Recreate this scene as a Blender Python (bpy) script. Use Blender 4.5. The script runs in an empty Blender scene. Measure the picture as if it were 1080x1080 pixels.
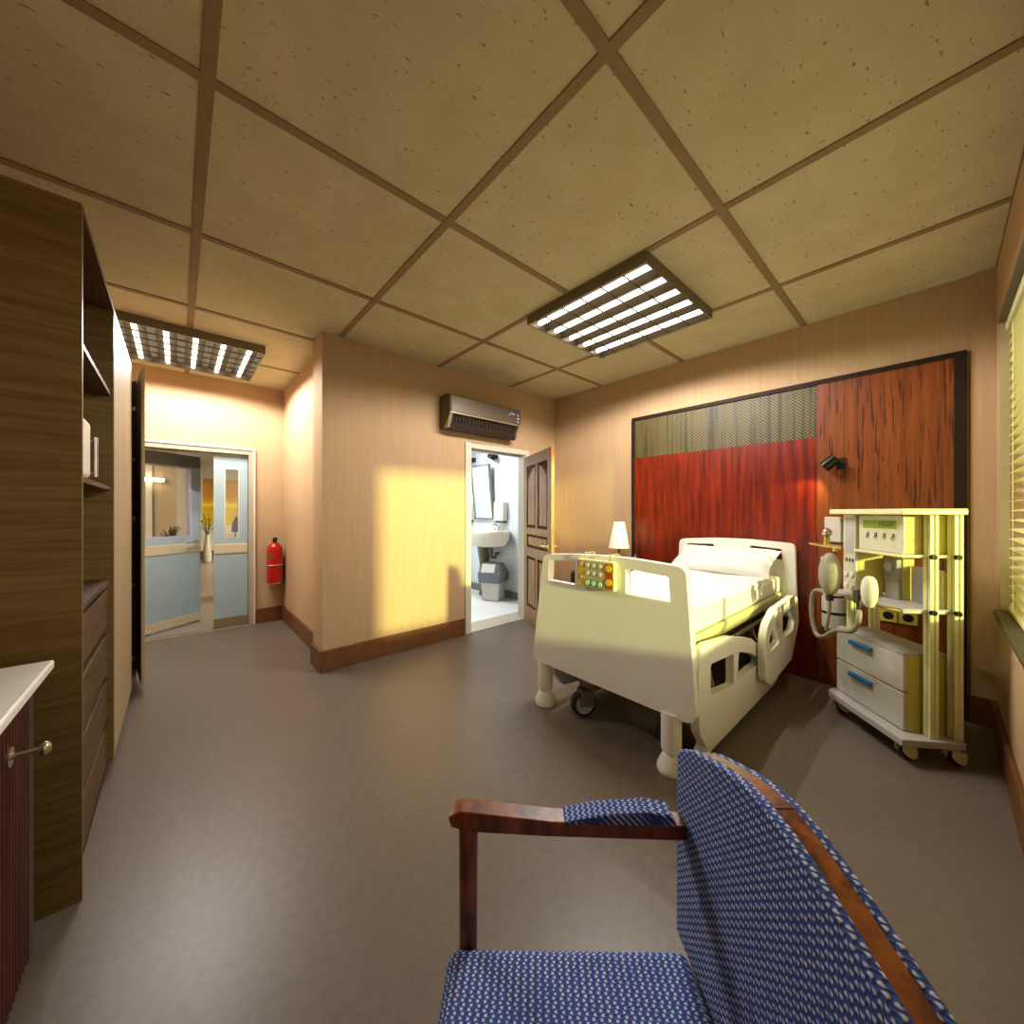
import bpy, bmesh, math, random
from mathutils import Vector, Matrix
from mathutils.geometry import tessellate_polygon
random.seed(7)
S = bpy.context.scene
C = S.collection
PI = math.pi

# ------------------------------------------------------------------ materials
def lin(c):
    return tuple(((x / 12.92) if x <= 0.04045 else ((x + 0.055) / 1.055) ** 2.4) for x in (v / 255.0 for v in c))

def mat(name, rgb, rough=0.5, metal=0.0, emit=None, estr=0.0, var=0.0, scale=8.0, stretch=(1, 1, 1), rgb2=None,
        bump=0.0, bscale=None, spec=0.5, coat=0.0, lo=0.35, hi=0.65, detail=4.0, sss=0.0, trans=0.0):
    m = bpy.data.materials.new(name); m.use_nodes = True
    nt = m.node_tree; N = nt.nodes; L = nt.links
    b = N['Principled BSDF']
    col = lin(rgb)
    b.inputs['Base Color'].default_value = (*col, 1)
    b.inputs['Roughness'].default_value = rough
    b.inputs['Metallic'].default_value = metal
    b.inputs['Specular IOR Level'].default_value = spec
    b.inputs['Coat Weight'].default_value = coat
    b.inputs['Transmission Weight'].default_value = trans
    if emit:
        b.inputs['Emission Color'].default_value = (*lin(emit), 1)
        b.inputs['Emission Strength'].default_value = estr
    if var > 0 or rgb2 or bump > 0:
        tc = N.new('ShaderNodeTexCoord'); mp = N.new('ShaderNodeMapping')
        mp.inputs['Scale'].default_value = stretch
        L.new(tc.outputs['Object'], mp.inputs['Vector'])
        no = N.new('ShaderNodeTexNoise'); no.inputs['Scale'].default_value = scale
        no.inputs['Detail'].default_value = detail; no.inputs['Roughness'].default_value = 0.6
        L.new(mp.outputs['Vector'], no.inputs['Vector'])
        if var > 0 or rgb2:
            r = N.new('ShaderNodeValToRGB')
            c2 = lin(rgb2) if rgb2 else tuple(max(0, x * (1 - var)) for x in col)
            r.color_ramp.elements[0].position = lo; r.color_ramp.elements[0].color = (*c2, 1)
            r.color_ramp.elements[1].position = hi; r.color_ramp.elements[1].color = (*col, 1)
            L.new(no.outputs['Fac'], r.inputs['Fac']); L.new(r.outputs['Color'], b.inputs['Base Color'])
        if bump > 0:
            n2 = no
            if bscale:
                n2 = N.new('ShaderNodeTexNoise'); n2.inputs['Scale'].default_value = bscale
                L.new(mp.outputs['Vector'], n2.inputs['Vector'])
            bp = N.new('ShaderNodeBump'); bp.inputs['Strength'].default_value = bump; bp.inputs['Distance'].default_value = 0.01
            L.new(n2.outputs['Fac'], bp.inputs['Height']); L.new(bp.outputs['Normal'], b.inputs['Normal'])
    return m

def ceiling_mat():
    m = bpy.data.materials.new('acoustic_tile'); m.use_nodes = True
    N = m.node_tree.nodes; L = m.node_tree.links; b = N['Principled BSDF']
    b.inputs['Roughness'].default_value = 0.9; b.inputs['Specular IOR Level'].default_value = 0.1
    tc = N.new('ShaderNodeTexCoord')
    mp = N.new('ShaderNodeMapping'); mp.inputs['Scale'].default_value = (1, 2.4, 1); mp.inputs['Rotation'].default_value = (0, 0, 0.5)
    L.new(tc.outputs['Object'], mp.inputs['Vector'])
    n1 = N.new('ShaderNodeTexNoise'); n1.inputs['Scale'].default_value = 26; n1.inputs['Detail'].default_value = 3
    L.new(mp.outputs['Vector'], n1.inputs['Vector'])
    r1 = N.new('ShaderNodeValToRGB')
    r1.color_ramp.elements[0].position = 0.655; r1.color_ramp.elements[0].color = (1, 1, 1, 1)
    r1.color_ramp.elements[1].position = 0.70; r1.color_ramp.elements[1].color = (0.45, 0.42, 0.38, 1)
    L.new(n1.outputs['Fac'], r1.inputs['Fac'])
    n2 = N.new('ShaderNodeTexNoise'); n2.inputs['Scale'].default_value = 5; n2.inputs['Detail'].default_value = 5
    L.new(tc.outputs['Object'], n2.inputs['Vector'])
    r2 = N.new('ShaderNodeValToRGB')
    r2.color_ramp.elements[0].position = 0.3; r2.color_ramp.elements[0].color = (*lin((204, 192, 154)), 1)
    r2.color_ramp.elements[1].position = 0.7; r2.color_ramp.elements[1].color = (*lin((216, 204, 166)), 1)
    L.new(n2.outputs['Fac'], r2.inputs['Fac'])
    mx = N.new('ShaderNodeMix'); mx.data_type = 'RGBA'; mx.blend_type = 'MULTIPLY'; mx.inputs[0].default_value = 1
    L.new(r2.outputs['Color'], mx.inputs[6]); L.new(r1.outputs['Color'], mx.inputs[7])
    L.new(mx.outputs[2], b.inputs['Base Color'])
    return m

def wood_mat(name, c1, c2, scale, stretch, rough=0.4, lo=0.4, hi=0.6, spec=0.5, streak=None):
    m = mat(name, c1, rough, rgb2=c2, scale=scale, stretch=stretch, lo=lo, hi=hi, detail=6, bump=0.12, spec=spec)
    if streak:
        N = m.node_tree.nodes; L = m.node_tree.links; b = N['Principled BSDF']
        src = b.inputs['Base Color'].links[0].from_socket
        tc = [n for n in N if n.type == 'TEX_COORD'][0]
        mp = N.new('ShaderNodeMapping'); mp.inputs['Scale'].default_value = tuple(v * 1.0 for v in stretch)
        L.new(tc.outputs['Object'], mp.inputs['Vector'])
        n = N.new('ShaderNodeTexNoise'); n.inputs['Scale'].default_value = scale * 2.6; n.inputs['Detail'].default_value = 3
        n.inputs['Distortion'].default_value = 0.6
        L.new(mp.outputs['Vector'], n.inputs['Vector'])
        r = N.new('ShaderNodeValToRGB'); r.color_ramp.elements[0].position = 0.36; r.color_ramp.elements[0].color = (*streak, 1)
        r.color_ramp.elements[1].position = 0.44; r.color_ramp.elements[1].color = (1, 1, 1, 1)
        L.new(n.outputs['Fac'], r.inputs['Fac'])
        mx = N.new('ShaderNodeMix'); mx.data_type = 'RGBA'; mx.blend_type = 'MULTIPLY'; mx.inputs[0].default_value = 1
        L.new(src, mx.inputs[6]); L.new(r.outputs['Color'], mx.inputs[7]); L.new(mx.outputs[2], b.inputs['Base Color'])
    return m

def weave_mat():   # metal/cane weave insert: dark holes in olive-brass strands
    m = bpy.data.materials.new('woven_insert'); m.use_nodes = True
    N = m.node_tree.nodes; L = m.node_tree.links; b = N['Principled BSDF']
    b.inputs['Roughness'].default_value = 0.55
    tc = N.new('ShaderNodeTexCoord'); mp = N.new('ShaderNodeMapping')
    mp.inputs['Rotation'].default_value = (0, PI / 2, 0); mp.inputs['Rotation'].default_value = (PI / 2, 0, PI / 2)
    L.new(tc.outputs['Object'], mp.inputs['Vector'])
    sp = N.new('ShaderNodeSeparateXYZ'); L.new(tc.outputs['Object'], sp.inputs[0])
    def wave(sock, k, ph=None):
        mu = N.new('ShaderNodeMath'); mu.operation = 'MULTIPLY'; L.new(sock, mu.inputs[0]); mu.inputs[1].default_value = k
        s = N.new('ShaderNodeMath'); s.operation = 'SINE'; L.new(mu.outputs[0], s.inputs[0]); return s.outputs[0]
    a = wave(sp.outputs['Y'], 2 * PI / 0.030); z = wave(sp.outputs['Z'], 2 * PI / 0.026)
    pr = N.new('ShaderNodeMath'); pr.operation = 'MULTIPLY'; L.new(a, pr.inputs[0]); L.new(z, pr.inputs[1])
    r = N.new('ShaderNodeValToRGB'); r.color_ramp.elements[0].position = 0.05; r.color_ramp.elements[0].color = (*lin((56, 48, 22)), 1)
    r.color_ramp.elements[1].position = 0.35; r.color_ramp.elements[1].color = (*lin((128, 112, 56)), 1)
    L.new(pr.outputs[0], r.inputs['Fac'])
    no = N.new('ShaderNodeTexNoise'); no.inputs['Scale'].default_value = 14; no.inputs['Detail'].default_value = 2
    m2 = N.new('ShaderNodeMapping'); m2.inputs['Scale'].default_value = (1, 3, 0.05); L.new(tc.outputs['Object'], m2.inputs['Vector'])
    L.new(m2.outputs['Vector'], no.inputs['Vector'])
    r2 = N.new('ShaderNodeValToRGB'); r2.color_ramp.elements[0].position = 0.36; r2.color_ramp.elements[0].color = (0.35, 0.33, 0.28, 1)
    r2.color_ramp.elements[1].position = 0.5; r2.color_ramp.elements[1].color = (1, 1, 1, 1)
    L.new(no.outputs['Fac'], r2.inputs['Fac'])
    mx = N.new('ShaderNodeMix'); mx.data_type = 'RGBA'; mx.blend_type = 'MULTIPLY'; mx.inputs[0].default_value = 1
    L.new(r.outputs['Color'], mx.inputs[6]); L.new(r2.outputs['Color'], mx.inputs[7]); L.new(mx.outputs[2], b.inputs['Base Color'])
    return m

def fabric_mat():  # blue cloth with columns of pale stitches
    m = bpy.data.materials.new('blue_woven_cloth'); m.use_nodes = True
    N = m.node_tree.nodes; L = m.node_tree.links; b = N['Principled BSDF']
    b.inputs['Roughness'].default_value = 0.85; b.inputs['Specular IOR Level'].default_value = 0.15
    tc = N.new('ShaderNodeTexCoord')
    sp = N.new('ShaderNodeSeparateXYZ'); L.new(tc.outputs['Object'], sp.inputs[0])
    def sn(sock, k):
        mu = N.new('ShaderNodeMath'); mu.operation = 'MULTIPLY'; L.new(sock, mu.inputs[0]); mu.inputs[1].default_value = k
        s = N.new('ShaderNodeMath'); s.operation = 'SINE'; L.new(mu.outputs[0], s.inputs[0]); return s.outputs[0]
    ad = N.new('ShaderNodeMath'); ad.operation = 'ADD'; L.new(sp.outputs['X'], ad.inputs[0]); L.new(sp.outputs['Y'], ad.inputs[1])
    a = sn(ad.outputs[0], 2 * PI / 0.018)
    an = N.new('ShaderNodeMath'); an.operation = 'MULTIPLY'; L.new(a, an.inputs[0]); an.inputs[1].default_value = 0.0022
    xy = N.new('ShaderNodeMath'); xy.operation = 'SUBTRACT'; L.new(sp.outputs['X'], xy.inputs[0]); L.new(sp.outputs['Y'], xy.inputs[1])
    zx = N.new('ShaderNodeMath'); zx.operation = 'MULTIPLY_ADD'; L.new(xy.outputs[0], zx.inputs[0]); zx.inputs[1].default_value = 0.7; L.new(sp.outputs['Z'], zx.inputs[2])
    zz = N.new('ShaderNodeMath'); zz.operation = 'ADD'; L.new(zx.outputs[0], zz.inputs[0]); L.new(an.outputs[0], zz.inputs[1])
    z = sn(zz.outputs[0], 2 * PI / 0.014)
    pr = N.new('ShaderNodeMath'); pr.operation = 'MULTIPLY'; L.new(a, pr.inputs[0]); L.new(z, pr.inputs[1])
    no = N.new('ShaderNodeTexNoise'); no.inputs['Scale'].default_value = 60; no.inputs['Detail'].default_value = 3
    L.new(tc.outputs['Object'], no.inputs['Vector'])
    a2 = N.new('ShaderNodeMath'); a2.operation = 'MULTIPLY'; L.new(pr.outputs[0], a2.inputs[0]); L.new(no.outputs['Fac'], a2.inputs[1])
    r = N.new('ShaderNodeValToRGB'); r.color_ramp.elements[0].position = 0.08; r.color_ramp.elements[0].color = (*lin((62, 84, 150)), 1)
    r.color_ramp.elements[1].position = 0.34; r.color_ramp.elements[1].color = (*lin((205, 210, 225)), 1)
    L.new(a2.outputs[0], r.inputs['Fac']); L.new(r.outputs['Color'], b.inputs['Base Color'])
    bp = N.new('ShaderNodeBump'); bp.inputs['Strength'].default_value = 0.5; bp.inputs['Distance'].default_value = 0.003
    L.new(a2.outputs[0], bp.inputs['Height']); L.new(bp.outputs['Normal'], b.inputs['Normal'])
    return m

def tile_mat(name, rgb, joint, sx, sz, rough=0.25, axis='wall'):
    m = bpy.data.materials.new(name); m.use_nodes = True
    N = m.node_tree.nodes; L = m.node_tree.links; b = N['Principled BSDF']; b.inputs['Roughness'].default_value = rough
    tc = N.new('ShaderNodeTexCoord'); sp = N.new('ShaderNodeSeparateXYZ'); L.new(tc.outputs['Object'], sp.inputs[0])
    ad = N.new('ShaderNodeMath'); ad.operation = 'ADD'
    cb = N.new('ShaderNodeCombineXYZ')
    if axis == 'wall':
        L.new(sp.outputs['X'], ad.inputs[0]); L.new(sp.outputs['Y'], ad.inputs[1])
        L.new(ad.outputs[0], cb.inputs[0]); L.new(sp.outputs['Z'], cb.inputs[1])
    else:
        L.new(sp.outputs['X'], cb.inputs[0]); L.new(sp.outputs['Y'], cb.inputs[1])
    br = N.new('ShaderNodeTexBrick'); br.offset = 0; br.inputs['Scale'].default_value = 1
    br.inputs['Brick Width'].default_value = sx; br.inputs['Row Height'].default_value = sz
    br.inputs['Mortar Size'].default_value = 0.003
    br.inputs['Color1'].default_value = (*lin(rgb), 1); br.inputs['Color2'].default_value = (*lin(tuple(max(0, v - 4) for v in rgb)), 1)
    br.inputs['Mortar'].default_value = (*lin(joint), 1)
    L.new(cb.outputs[0], br.inputs['Vector']); L.new(br.outputs['Color'], b.inputs['Base Color'])
    return m

def glass_mat():
    m = bpy.data.materials.new('clear_glass'); m.use_nodes = True
    N = m.node_tree.nodes; L = m.node_tree.links
    N.remove(N['Principled BSDF'])
    t = N.new('ShaderNodeBsdfTransparent'); g = N.new('ShaderNodeBsdfGlossy'); g.inputs['Roughness'].default_value = 0.02
    f = N.new('ShaderNodeFresnel'); f.inputs['IOR'].default_value = 1.45
    mx = N.new('ShaderNodeMixShader'); L.new(f.outputs[0], mx.inputs[0]); L.new(t.outputs[0], mx.inputs[1]); L.new(g.outputs[0], mx.inputs[2])
    L.new(mx.outputs[0], N['Material Output'].inputs['Surface'])
    return m

def painting_mat():
    m = bpy.data.materials.new('painted_canvas'); m.use_nodes = True
    N = m.node_tree.nodes; L = m.node_tree.links; b = N['Principled BSDF']; b.inputs['Roughness'].default_value = 0.6
    tc = N.new('ShaderNodeTexCoord'); sp = N.new('ShaderNodeSeparateXYZ'); L.new(tc.outputs['Generated'], sp.inputs[0])
    no = N.new('ShaderNodeTexNoise'); no.inputs['Scale'].default_value = 4; L.new(tc.outputs['Generated'], no.inputs['Vector'])
    ml = N.new('ShaderNodeMath'); ml.operation = 'MULTIPLY_ADD'; ml.inputs[1].default_value = 0.12; L.new(no.outputs['Fac'], ml.inputs[0]); L.new(sp.outputs['Z'], ml.inputs[2])
    r = N.new('ShaderNodeValToRGB'); e = r.color_ramp.elements
    e[0].position = 0.05; e[0].color = (*lin((225, 195, 20)), 1); e[1].position = 1.0; e[1].color = (*lin((205, 150, 60)), 1)
    for p, c in ((0.42, (215, 180, 10)), (0.5, (250, 225, 60)), (0.58, (225, 170, 20)), (0.7, (205, 140, 40))):
        q = e.new(p); q.color = (*lin(c), 1)
    L.new(ml.outputs[0], r.inputs['Fac']); L.new(r.outputs['Color'], b.inputs['Base Color'])
    return m

M = {
 'wall': mat('wallpaper_tan', (204, 169, 130), 0.8, var=0.10, scale=60, stretch=(1, 1, 0.03), bump=0.05, spec=0.15),
 'ceiling': ceiling_mat(),
 'grid': mat('ceiling_grid_paint', (150, 124, 84), 0.7, var=0.1),
 'floor': mat('vinyl_floor', (114, 101, 90), 0.36, rgb2=(105, 93, 82), scale=30, bump=0.03, spec=0.4, lo=0.3, hi=0.6, detail=8),
 'skirt': mat('skirting_brown', (122, 74, 36), 0.5, var=0.25, scale=14, stretch=(1, 1, 0.2)),
 'frame_white': mat('painted_frame', (222, 214, 192), 0.45, var=0.04),
 'steelframe': mat('steel_frame', (196, 184, 160), 0.35, metal=0.3, var=0.06, scale=20),
 'threshold': mat('stone_threshold', (196, 184, 160), 0.4, var=0.1, scale=25),
 'bath_wall': tile_mat('bath_tile', (232, 238, 240), (214, 222, 224), 0.6, 0.6),
 'bath_floor': tile_mat('bath_floor_tile', (238, 238, 232), (222, 222, 216), 0.4, 0.4, 0.35, 'floor'),
 'porcelain': mat('porcelain', (236, 230, 212), 0.15, coat=0.5, var=0.02),
 'chrome': mat('chrome', (220, 220, 220), 0.15, metal=1.0, var=0.03),
 'mirror': mat('mirror_glass', (245, 247, 247), 0.02, metal=1.0, var=0.005),
 'greyframe': mat('grey_frame', (120, 124, 116), 0.4, var=0.08),
 'black': mat('black_metal', (26, 24, 22), 0.4, var=0.15),
 'blackgloss': mat('black_reading_lamp', (36, 32, 22), 0.25, metal=0.5, var=0.1),
 'rubber': mat('black_rubber', (34, 32, 32), 0.7, var=0.1),
 'binbody': mat('bin_light_grey', (206, 202, 192), 0.45, var=0.05),
 'binlid': mat('bin_lid_grey', (112, 120, 128), 0.45, var=0.08),
 'whiteplastic': mat('white_plastic', (232, 228, 214), 0.4, var=0.03),
 'pipe': mat('grey_pipe', (120, 112, 92), 0.4, var=0.1),
 'doorwood': wood_mat('door_wood', (172, 118, 44), (120, 76, 24), 4, (12, 12, 0.8), 0.4),
 'doorgroove': mat('door_groove_brown', (84, 50, 20), 0.7, var=0.2, spec=.1),  # darker brown than the rails and raised panels
 'brass': mat('satin_brass', (226, 206, 130), 0.25, metal=0.9, var=0.05),
 'blue_door': mat('blue_grey_laminate', (170, 190, 196), 0.45, var=0.05, scale=6),
 'beige_band': mat('beige_bumper', (214, 198, 164), 0.45, var=0.05),
 'kick': mat('brown_kickplate', (146, 124, 100), 0.35, metal=0.3, var=0.05),
 'closer': mat('dark_grey_head', (110, 112, 112), 0.45, var=0.08),
 'lilac': mat('violet_glow_bead', (196, 192, 228), 0.4, var=0.04),  # violet glow along the pane edge, painted as the bead colour
 'panel_frame': mat('dark_panel_frame', (44, 26, 16), 0.6, spec=.2, var=0.2, scale=20),
 'redwood': wood_mat('red_mahogany_veneer', (146, 42, 12), (82, 16, 5), 3.2, (1, 7, 0.5), 0.33, 0.35, 0.68),
 'redwood2': wood_mat('brown_striped_veneer', (146, 76, 28), (108, 50, 17), 4.0, (1, 7, 0.35), 0.38, 0.3, 0.7, streak=(0.34, 0.3, 0.26)),
 'weave': weave_mat(),
 'wardrobe': wood_mat('olive_oak_panel', (134, 108, 64), (108, 85, 48), 6.0, (0.45, 1, 10), 0.5, 0.35, 0.65, spec=0.3),
 'wardrobe_in': wood_mat('dark_oak_inside', (92, 60, 28), (66, 40, 18), 3.0, (0.8, 1, 9), 0.5, spec=0.3),
 'wardrobe_drawer': wood_mat('dark_oak_drawer', (92, 70, 38), (70, 50, 26), 3.0, (1, 0.8, 9), 0.5, spec=0.3),
 'wardrobe_door': mat('beige_laminate', (172, 152, 116), 0.5, var=0.04, scale=5),
 'counter': mat('white_worktop', (252, 248, 240), 0.3, var=0.03, scale=6),
 'cabinet_red': wood_mat('dark_reeded_wood', (84, 34, 18), (58, 20, 12), 5, (6, 6, 0.6), 0.35),
 'nickel': mat('satin_nickel', (206, 196, 172), 0.25, metal=0.9, var=0.04),
 'bed': mat('bed_cream_plastic', (252, 248, 238), 0.42, var=0.03, scale=3),
 'bedmetal': mat('bed_grey_metal', (120, 112, 96), 0.45, metal=0.2, var=0.1),
 'sheet': mat('white_sheet', (240, 238, 228), 0.85, var=0.03, scale=3, bump=0.15, bscale=5, spec=0.1),
 'deck': mat('pale_yellow_deck', (228, 220, 160), 0.45, var=0.05),
 'trolley': mat('cream_coated_steel', (236, 230, 168), 0.38, var=0.04),
 'trolleygrey': mat('lilac_grey_laminate', (186, 180, 174), 0.45, var=0.04),
 'drawerfront': mat('warm_grey_drawer', (206, 198, 186), 0.4, var=0.04, scale=3),
 'olive': mat('sun_yellow_panel', (206, 190, 88), 0.5, var=0.08, scale=40),  # sides of cabinet and devices: yellow sunlight painted into the colour
 'device': mat('device_warm_white', (212, 206, 176), 0.45, var=0.04),
 'lcd': mat('green_lcd', (112, 134, 34), 0.3, emit=(112, 134, 34), estr=0.18, var=0.05),
 'lcdtext': mat('lcd_digits', (30, 70, 16), 0.5, var=0.1),
 'bluehandle': mat('blue_handle', (28, 104, 158), 0.35, var=0.1),
 'hose': mat('grey_hose', (150, 140, 118), 0.55, var=0.06),
 'mask': mat('grey_mask', (160, 152, 134), 0.5, var=0.05),
 'bulb': mat('ribbed_white_bag', (232, 226, 204), 0.4, var=0.05),
 'cloth': fabric_mat(),
 'chairwood': wood_mat('walnut_chair_wood', (152, 82, 30), (88, 40, 12), 5, (5, 5, 1.5), 0.35),
 'red': mat('extinguisher_red', (196, 14, 10), 0.28, var=0.1, coat=0.4),
 'extlabel': mat('extinguisher_label', (150, 84, 30), 0.5, var=0.3, scale=60),
 'acbody': mat('ac_bronze_metal', (104, 90, 72), 0.4, metal=0.3, var=0.06, scale=5, stretch=(1, 1, 20)),
 'acdark': mat('ac_dark_vent', (58, 44, 34), 0.5, var=0.15),
 'actrim': mat('ac_trim', (168, 150, 122), 0.35, metal=0.3, var=0.04),
 'aclight': mat('ac_indicator', (150, 160, 190), 0.4, emit=(150, 165, 210), estr=0.6, var=0.03),
 'lumframe': mat('luminaire_painted_steel', (120, 106, 86), 0.4, metal=0.2, var=0.05),
 'lumdark': mat('luminaire_louvre', (80, 70, 52), 0.6, var=0.05, spec=.1),
 'tube': mat('fluorescent_tube', (255, 250, 240), 0.5, emit=(255, 247, 230), estr=5, var=0.01),
 'blind': mat('cream_blind_slat', (240, 234, 178), 0.5, var=0.03),
 'alu': mat('aluminium_strip', (206, 192, 160), 0.35, metal=0.6, var=0.05),
 'sill': mat('grey_sill', (92, 84, 64), 0.4, var=0.1, scale=20),
 'lintel': mat('grey_lintel', (96, 84, 64), 0.5, var=0.1),
 'shade': mat('white_lampshade', (240, 236, 214), 0.8, emit=(250, 240, 210), estr=0.35, var=0.02, spec=0.1),
 'nightwood': wood_mat('nightstand_wood', (140, 80, 34), (104, 54, 22), 4, (5, 5, 1), 0.4),
 'leaf': mat('dark_green_leaf', (42, 58, 30), 0.5, var=0.3, scale=20),
 'flower': mat('yellow_flower', (216, 190, 40), 0.6, var=0.2, scale=30),
 'corr_wall': mat('corridor_wall', (206, 184, 150), 0.8, var=0.06, scale=4, spec=0.2),
 'corr_white': mat('corridor_white', (228, 220, 204), 0.7, var=0.03),
 'corr_floor': mat('corridor_floor', (150, 138, 124), 0.3, var=0.08, scale=10),
 'painting': painting_mat(),
 'blueflag': mat('blue_purple_plastic', (96, 96, 170), 0.5, var=0.1),
 'glass': glass_mat(),
 'ctrl_y': mat('control_yellow', (222, 190, 30), 0.45, var=0.05),
 'ctrl_g': mat('control_grey', (196, 186, 146), 0.45, var=0.04),
 'ctrl_gr': mat('control_green', (80, 196, 130), 0.45, var=0.05),
 'ctrl_r': mat('control_orange', (206, 84, 34), 0.45, var=0.06),
 'ctrl_btn': mat('control_button_cream', (240, 236, 214), 0.4, var=0.03),
 'ctrl_by': mat('control_button_yellow', (250, 226, 20), 0.4, var=0.03),
 'ctrl_ring': mat('control_ring_red', (178, 74, 34), 0.4, var=0.05),
 'outside': mat('outside_ground', (150, 146, 120), 0.9, var=0.1, scale=2),
}

# ------------------------------------------------------------------ mesh helpers
class MB:
    def __init__(s): s.v = []; s.f = []
    def add(s, vs, fs, T=None):
        o = len(s.v)
        for p in vs:
            p = Vector(p)
            if T is not None: p = T @ p
            s.v.append(tuple(p))
        s.f += [tuple(i + o for i in q) for q in fs]
        return s
    def box(s, a, b, T=None):
        x0, y0, z0 = a; x1, y1, z1 = b
        if x0 > x1: x0, x1 = x1, x0
        if y0 > y1: y0, y1 = y1, y0
        if z0 > z1: z0, z1 = z1, z0
        return s.add([(x0, y0, z0), (x1, y0, z0), (x1, y1, z0), (x0, y1, z0), (x0, y0, z1), (x1, y0, z1), (x1, y1, z1), (x0, y1, z1)],
                     [(0, 3, 2, 1), (4, 5, 6, 7), (0, 1, 5, 4), (1, 2, 6, 5), (2, 3, 7, 6), (3, 0, 4, 7)], T)
    def lathe(s, prof, n=24, T=None, cap=True):   # prof: list (r,z), axis z
        vs = []; fs = []
        for r, z in prof:
            for k in range(n):
                a = 2 * PI * k / n; vs.append((r * math.cos(a), r * math.sin(a), z))
        for i in range(len(prof) - 1):
            for k in range(n):
                k2 = (k + 1) % n; fs.append((i * n + k, i * n + k2, (i + 1) * n + k2, (i + 1) * n + k))
        if cap:
            fs.append(tuple(range(n - 1, -1, -1))); fs.append(tuple((len(prof) - 1) * n + k for k in range(n)))
        return s.add(vs, fs, T)
    def cyl(s, p0, p1, r, n=16, r1=None):
        p0 = Vector(p0); p1 = Vector(p1); d = p1 - p0
        T = Matrix.Translation(p0) @ d.to_track_quat('Z', 'Y').to_matrix().to_4x4()
        return s.lathe([(r, 0), (r if r1 is None else r1, d.length)], n, T)
    def tube(s, pts, r, n=10, closed=False):
        pts = [Vector(p) for p in pts]; vs = []; fs = []
        m = len(pts); up = Vector((0, 0, 1)); prev = None
        for i, p in enumerate(pts):
            a = pts[(i - 1) % m] if (closed or i > 0) else p
            b = pts[(i + 1) % m] if (closed or i < m - 1) else p
            t = (b - a).normalized()
            if prev is None:
                x = t.cross(up)
                if x.length < 0.1: x = t.cross(Vector((1, 0, 0)))
            else:
                x = prev - t * prev.dot(t)
            x.normalize(); y = t.cross(x); prev = x
            rr = r[i] if isinstance(r, (list, tuple)) else r
            for k in range(n):
                q = 2 * PI * k / n; vs.append(tuple(p + x * (rr * math.cos(q)) + y * (rr * math.sin(q))))
        for i in range(m if closed else m - 1):
            j = (i + 1) % m
            for k in range(n):
                k2 = (k + 1) % n; fs.append((i * n + k, i * n + k2, j * n + k2, j * n + k))
        if not closed:
            fs.append(tuple(range(n - 1, -1, -1))); fs.append(tuple((m - 1) * n + k for k in range(n)))
        return s.add(vs, fs)
    def prism(s, outer, holes, h0, h1, T=None):   # 2D polygon (a,b) extruded along third coordinate
        loops = [outer] + list(holes)
        poly = [[Vector((p[0], p[1], 0)) for p in l] for l in loops]
        tris = tessellate_polygon(poly)
        flat = [p for l in loops for p in l]; n = len(flat)
        vs = [(p[0], p[1], h0) for p in flat] + [(p[0], p[1], h1) for p in flat]
        fs = []
        for t in tris:
            a, b, c = (flat[i] for i in t)
            area = (b[0] - a[0]) * (c[1] - a[1]) - (b[1] - a[1]) * (c[0] - a[0])
            t = tuple(t) if area > 0 else tuple(reversed(t))
            fs.append(tuple(i + n for i in t)); fs.append(tuple(reversed(t)))
        o = 0
        for l in loops:
            k = len(l)
            for i in range(k):
                j = (i + 1) % k; fs.append((o + i, o + j, o + j + n, o + i + n))
            o += k
        return s.add(vs, fs, T)
    def ell(s, c, r, n=20, m=12, T=None):
        vs = [(c[0], c[1], c[2] - r[2])]; fs = []
        for i in range(1, m):
            th = PI * i / m
            for k in range(n):
                a = 2 * PI * k / n
                vs.append((c[0] + r[0] * math.sin(th) * math.cos(a), c[1] + r[1] * math.sin(th) * math.sin(a), c[2] - r[2] * math.cos(th)))
        vs.append((c[0], c[1], c[2] + r[2])); top = len(vs) - 1
        for k in range(n): fs.append((0, 1 + (k + 1) % n, 1 + k))
        for i in range(m - 2):
            for k in range(n):
                k2 = (k + 1) % n; a = 1 + i * n
                fs.append((a + k, a + k2, a + n + k2, a + n + k))
        for k in range(n): fs.append((top, 1 + (m - 2) * n + k, 1 + (m - 2) * n + (k + 1) % n))
        return s.add(vs, fs, T)
    def build(s, name, m, parent=None, bevel=0.0, smooth=True, segs=2, sub=0):
        me = bpy.data.meshes.new(name); me.from_pydata(s.v, [], s.f); me.validate()
        bm = bmesh.new(); bm.from_mesh(me); bmesh.ops.remove_doubles(bm, verts=bm.verts, dist=1e-5)
        bmesh.ops.recalc_face_normals(bm, faces=bm.faces)
        o = bpy.data.objects.new(name, me); C.objects.link(o)
        if parent is not None:
            o.parent = parent
            inv = world(parent).inverted()
            bm.transform(inv)
        bm.to_mesh(me); bm.free()
        me.materials.append(m)
        if smooth:
            for p in me.polygons: p.use_smooth = True
            me.set_sharp_from_angle(angle=math.radians(38))
        if bevel > 0:
            b = o.modifiers.new('bevel', 'BEVEL'); b.width = bevel; b.segments = segs; b.limit_method = 'ANGLE'; b.angle_limit = math.radians(40)
            b.harden_normals = False
        wn = o.modifiers.new('normals', 'WEIGHTED_NORMAL'); wn.keep_sharp = True; wn.weight = 80
        if sub:
            q = o.modifiers.new('sub', 'SUBSURF'); q.levels = sub; q.render_levels = sub
        return o

def world(o):
    m = Matrix.LocRotScale(o.location, o.rotation_euler, o.scale)
    return m if o.parent is None else world(o.parent) @ m

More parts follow.
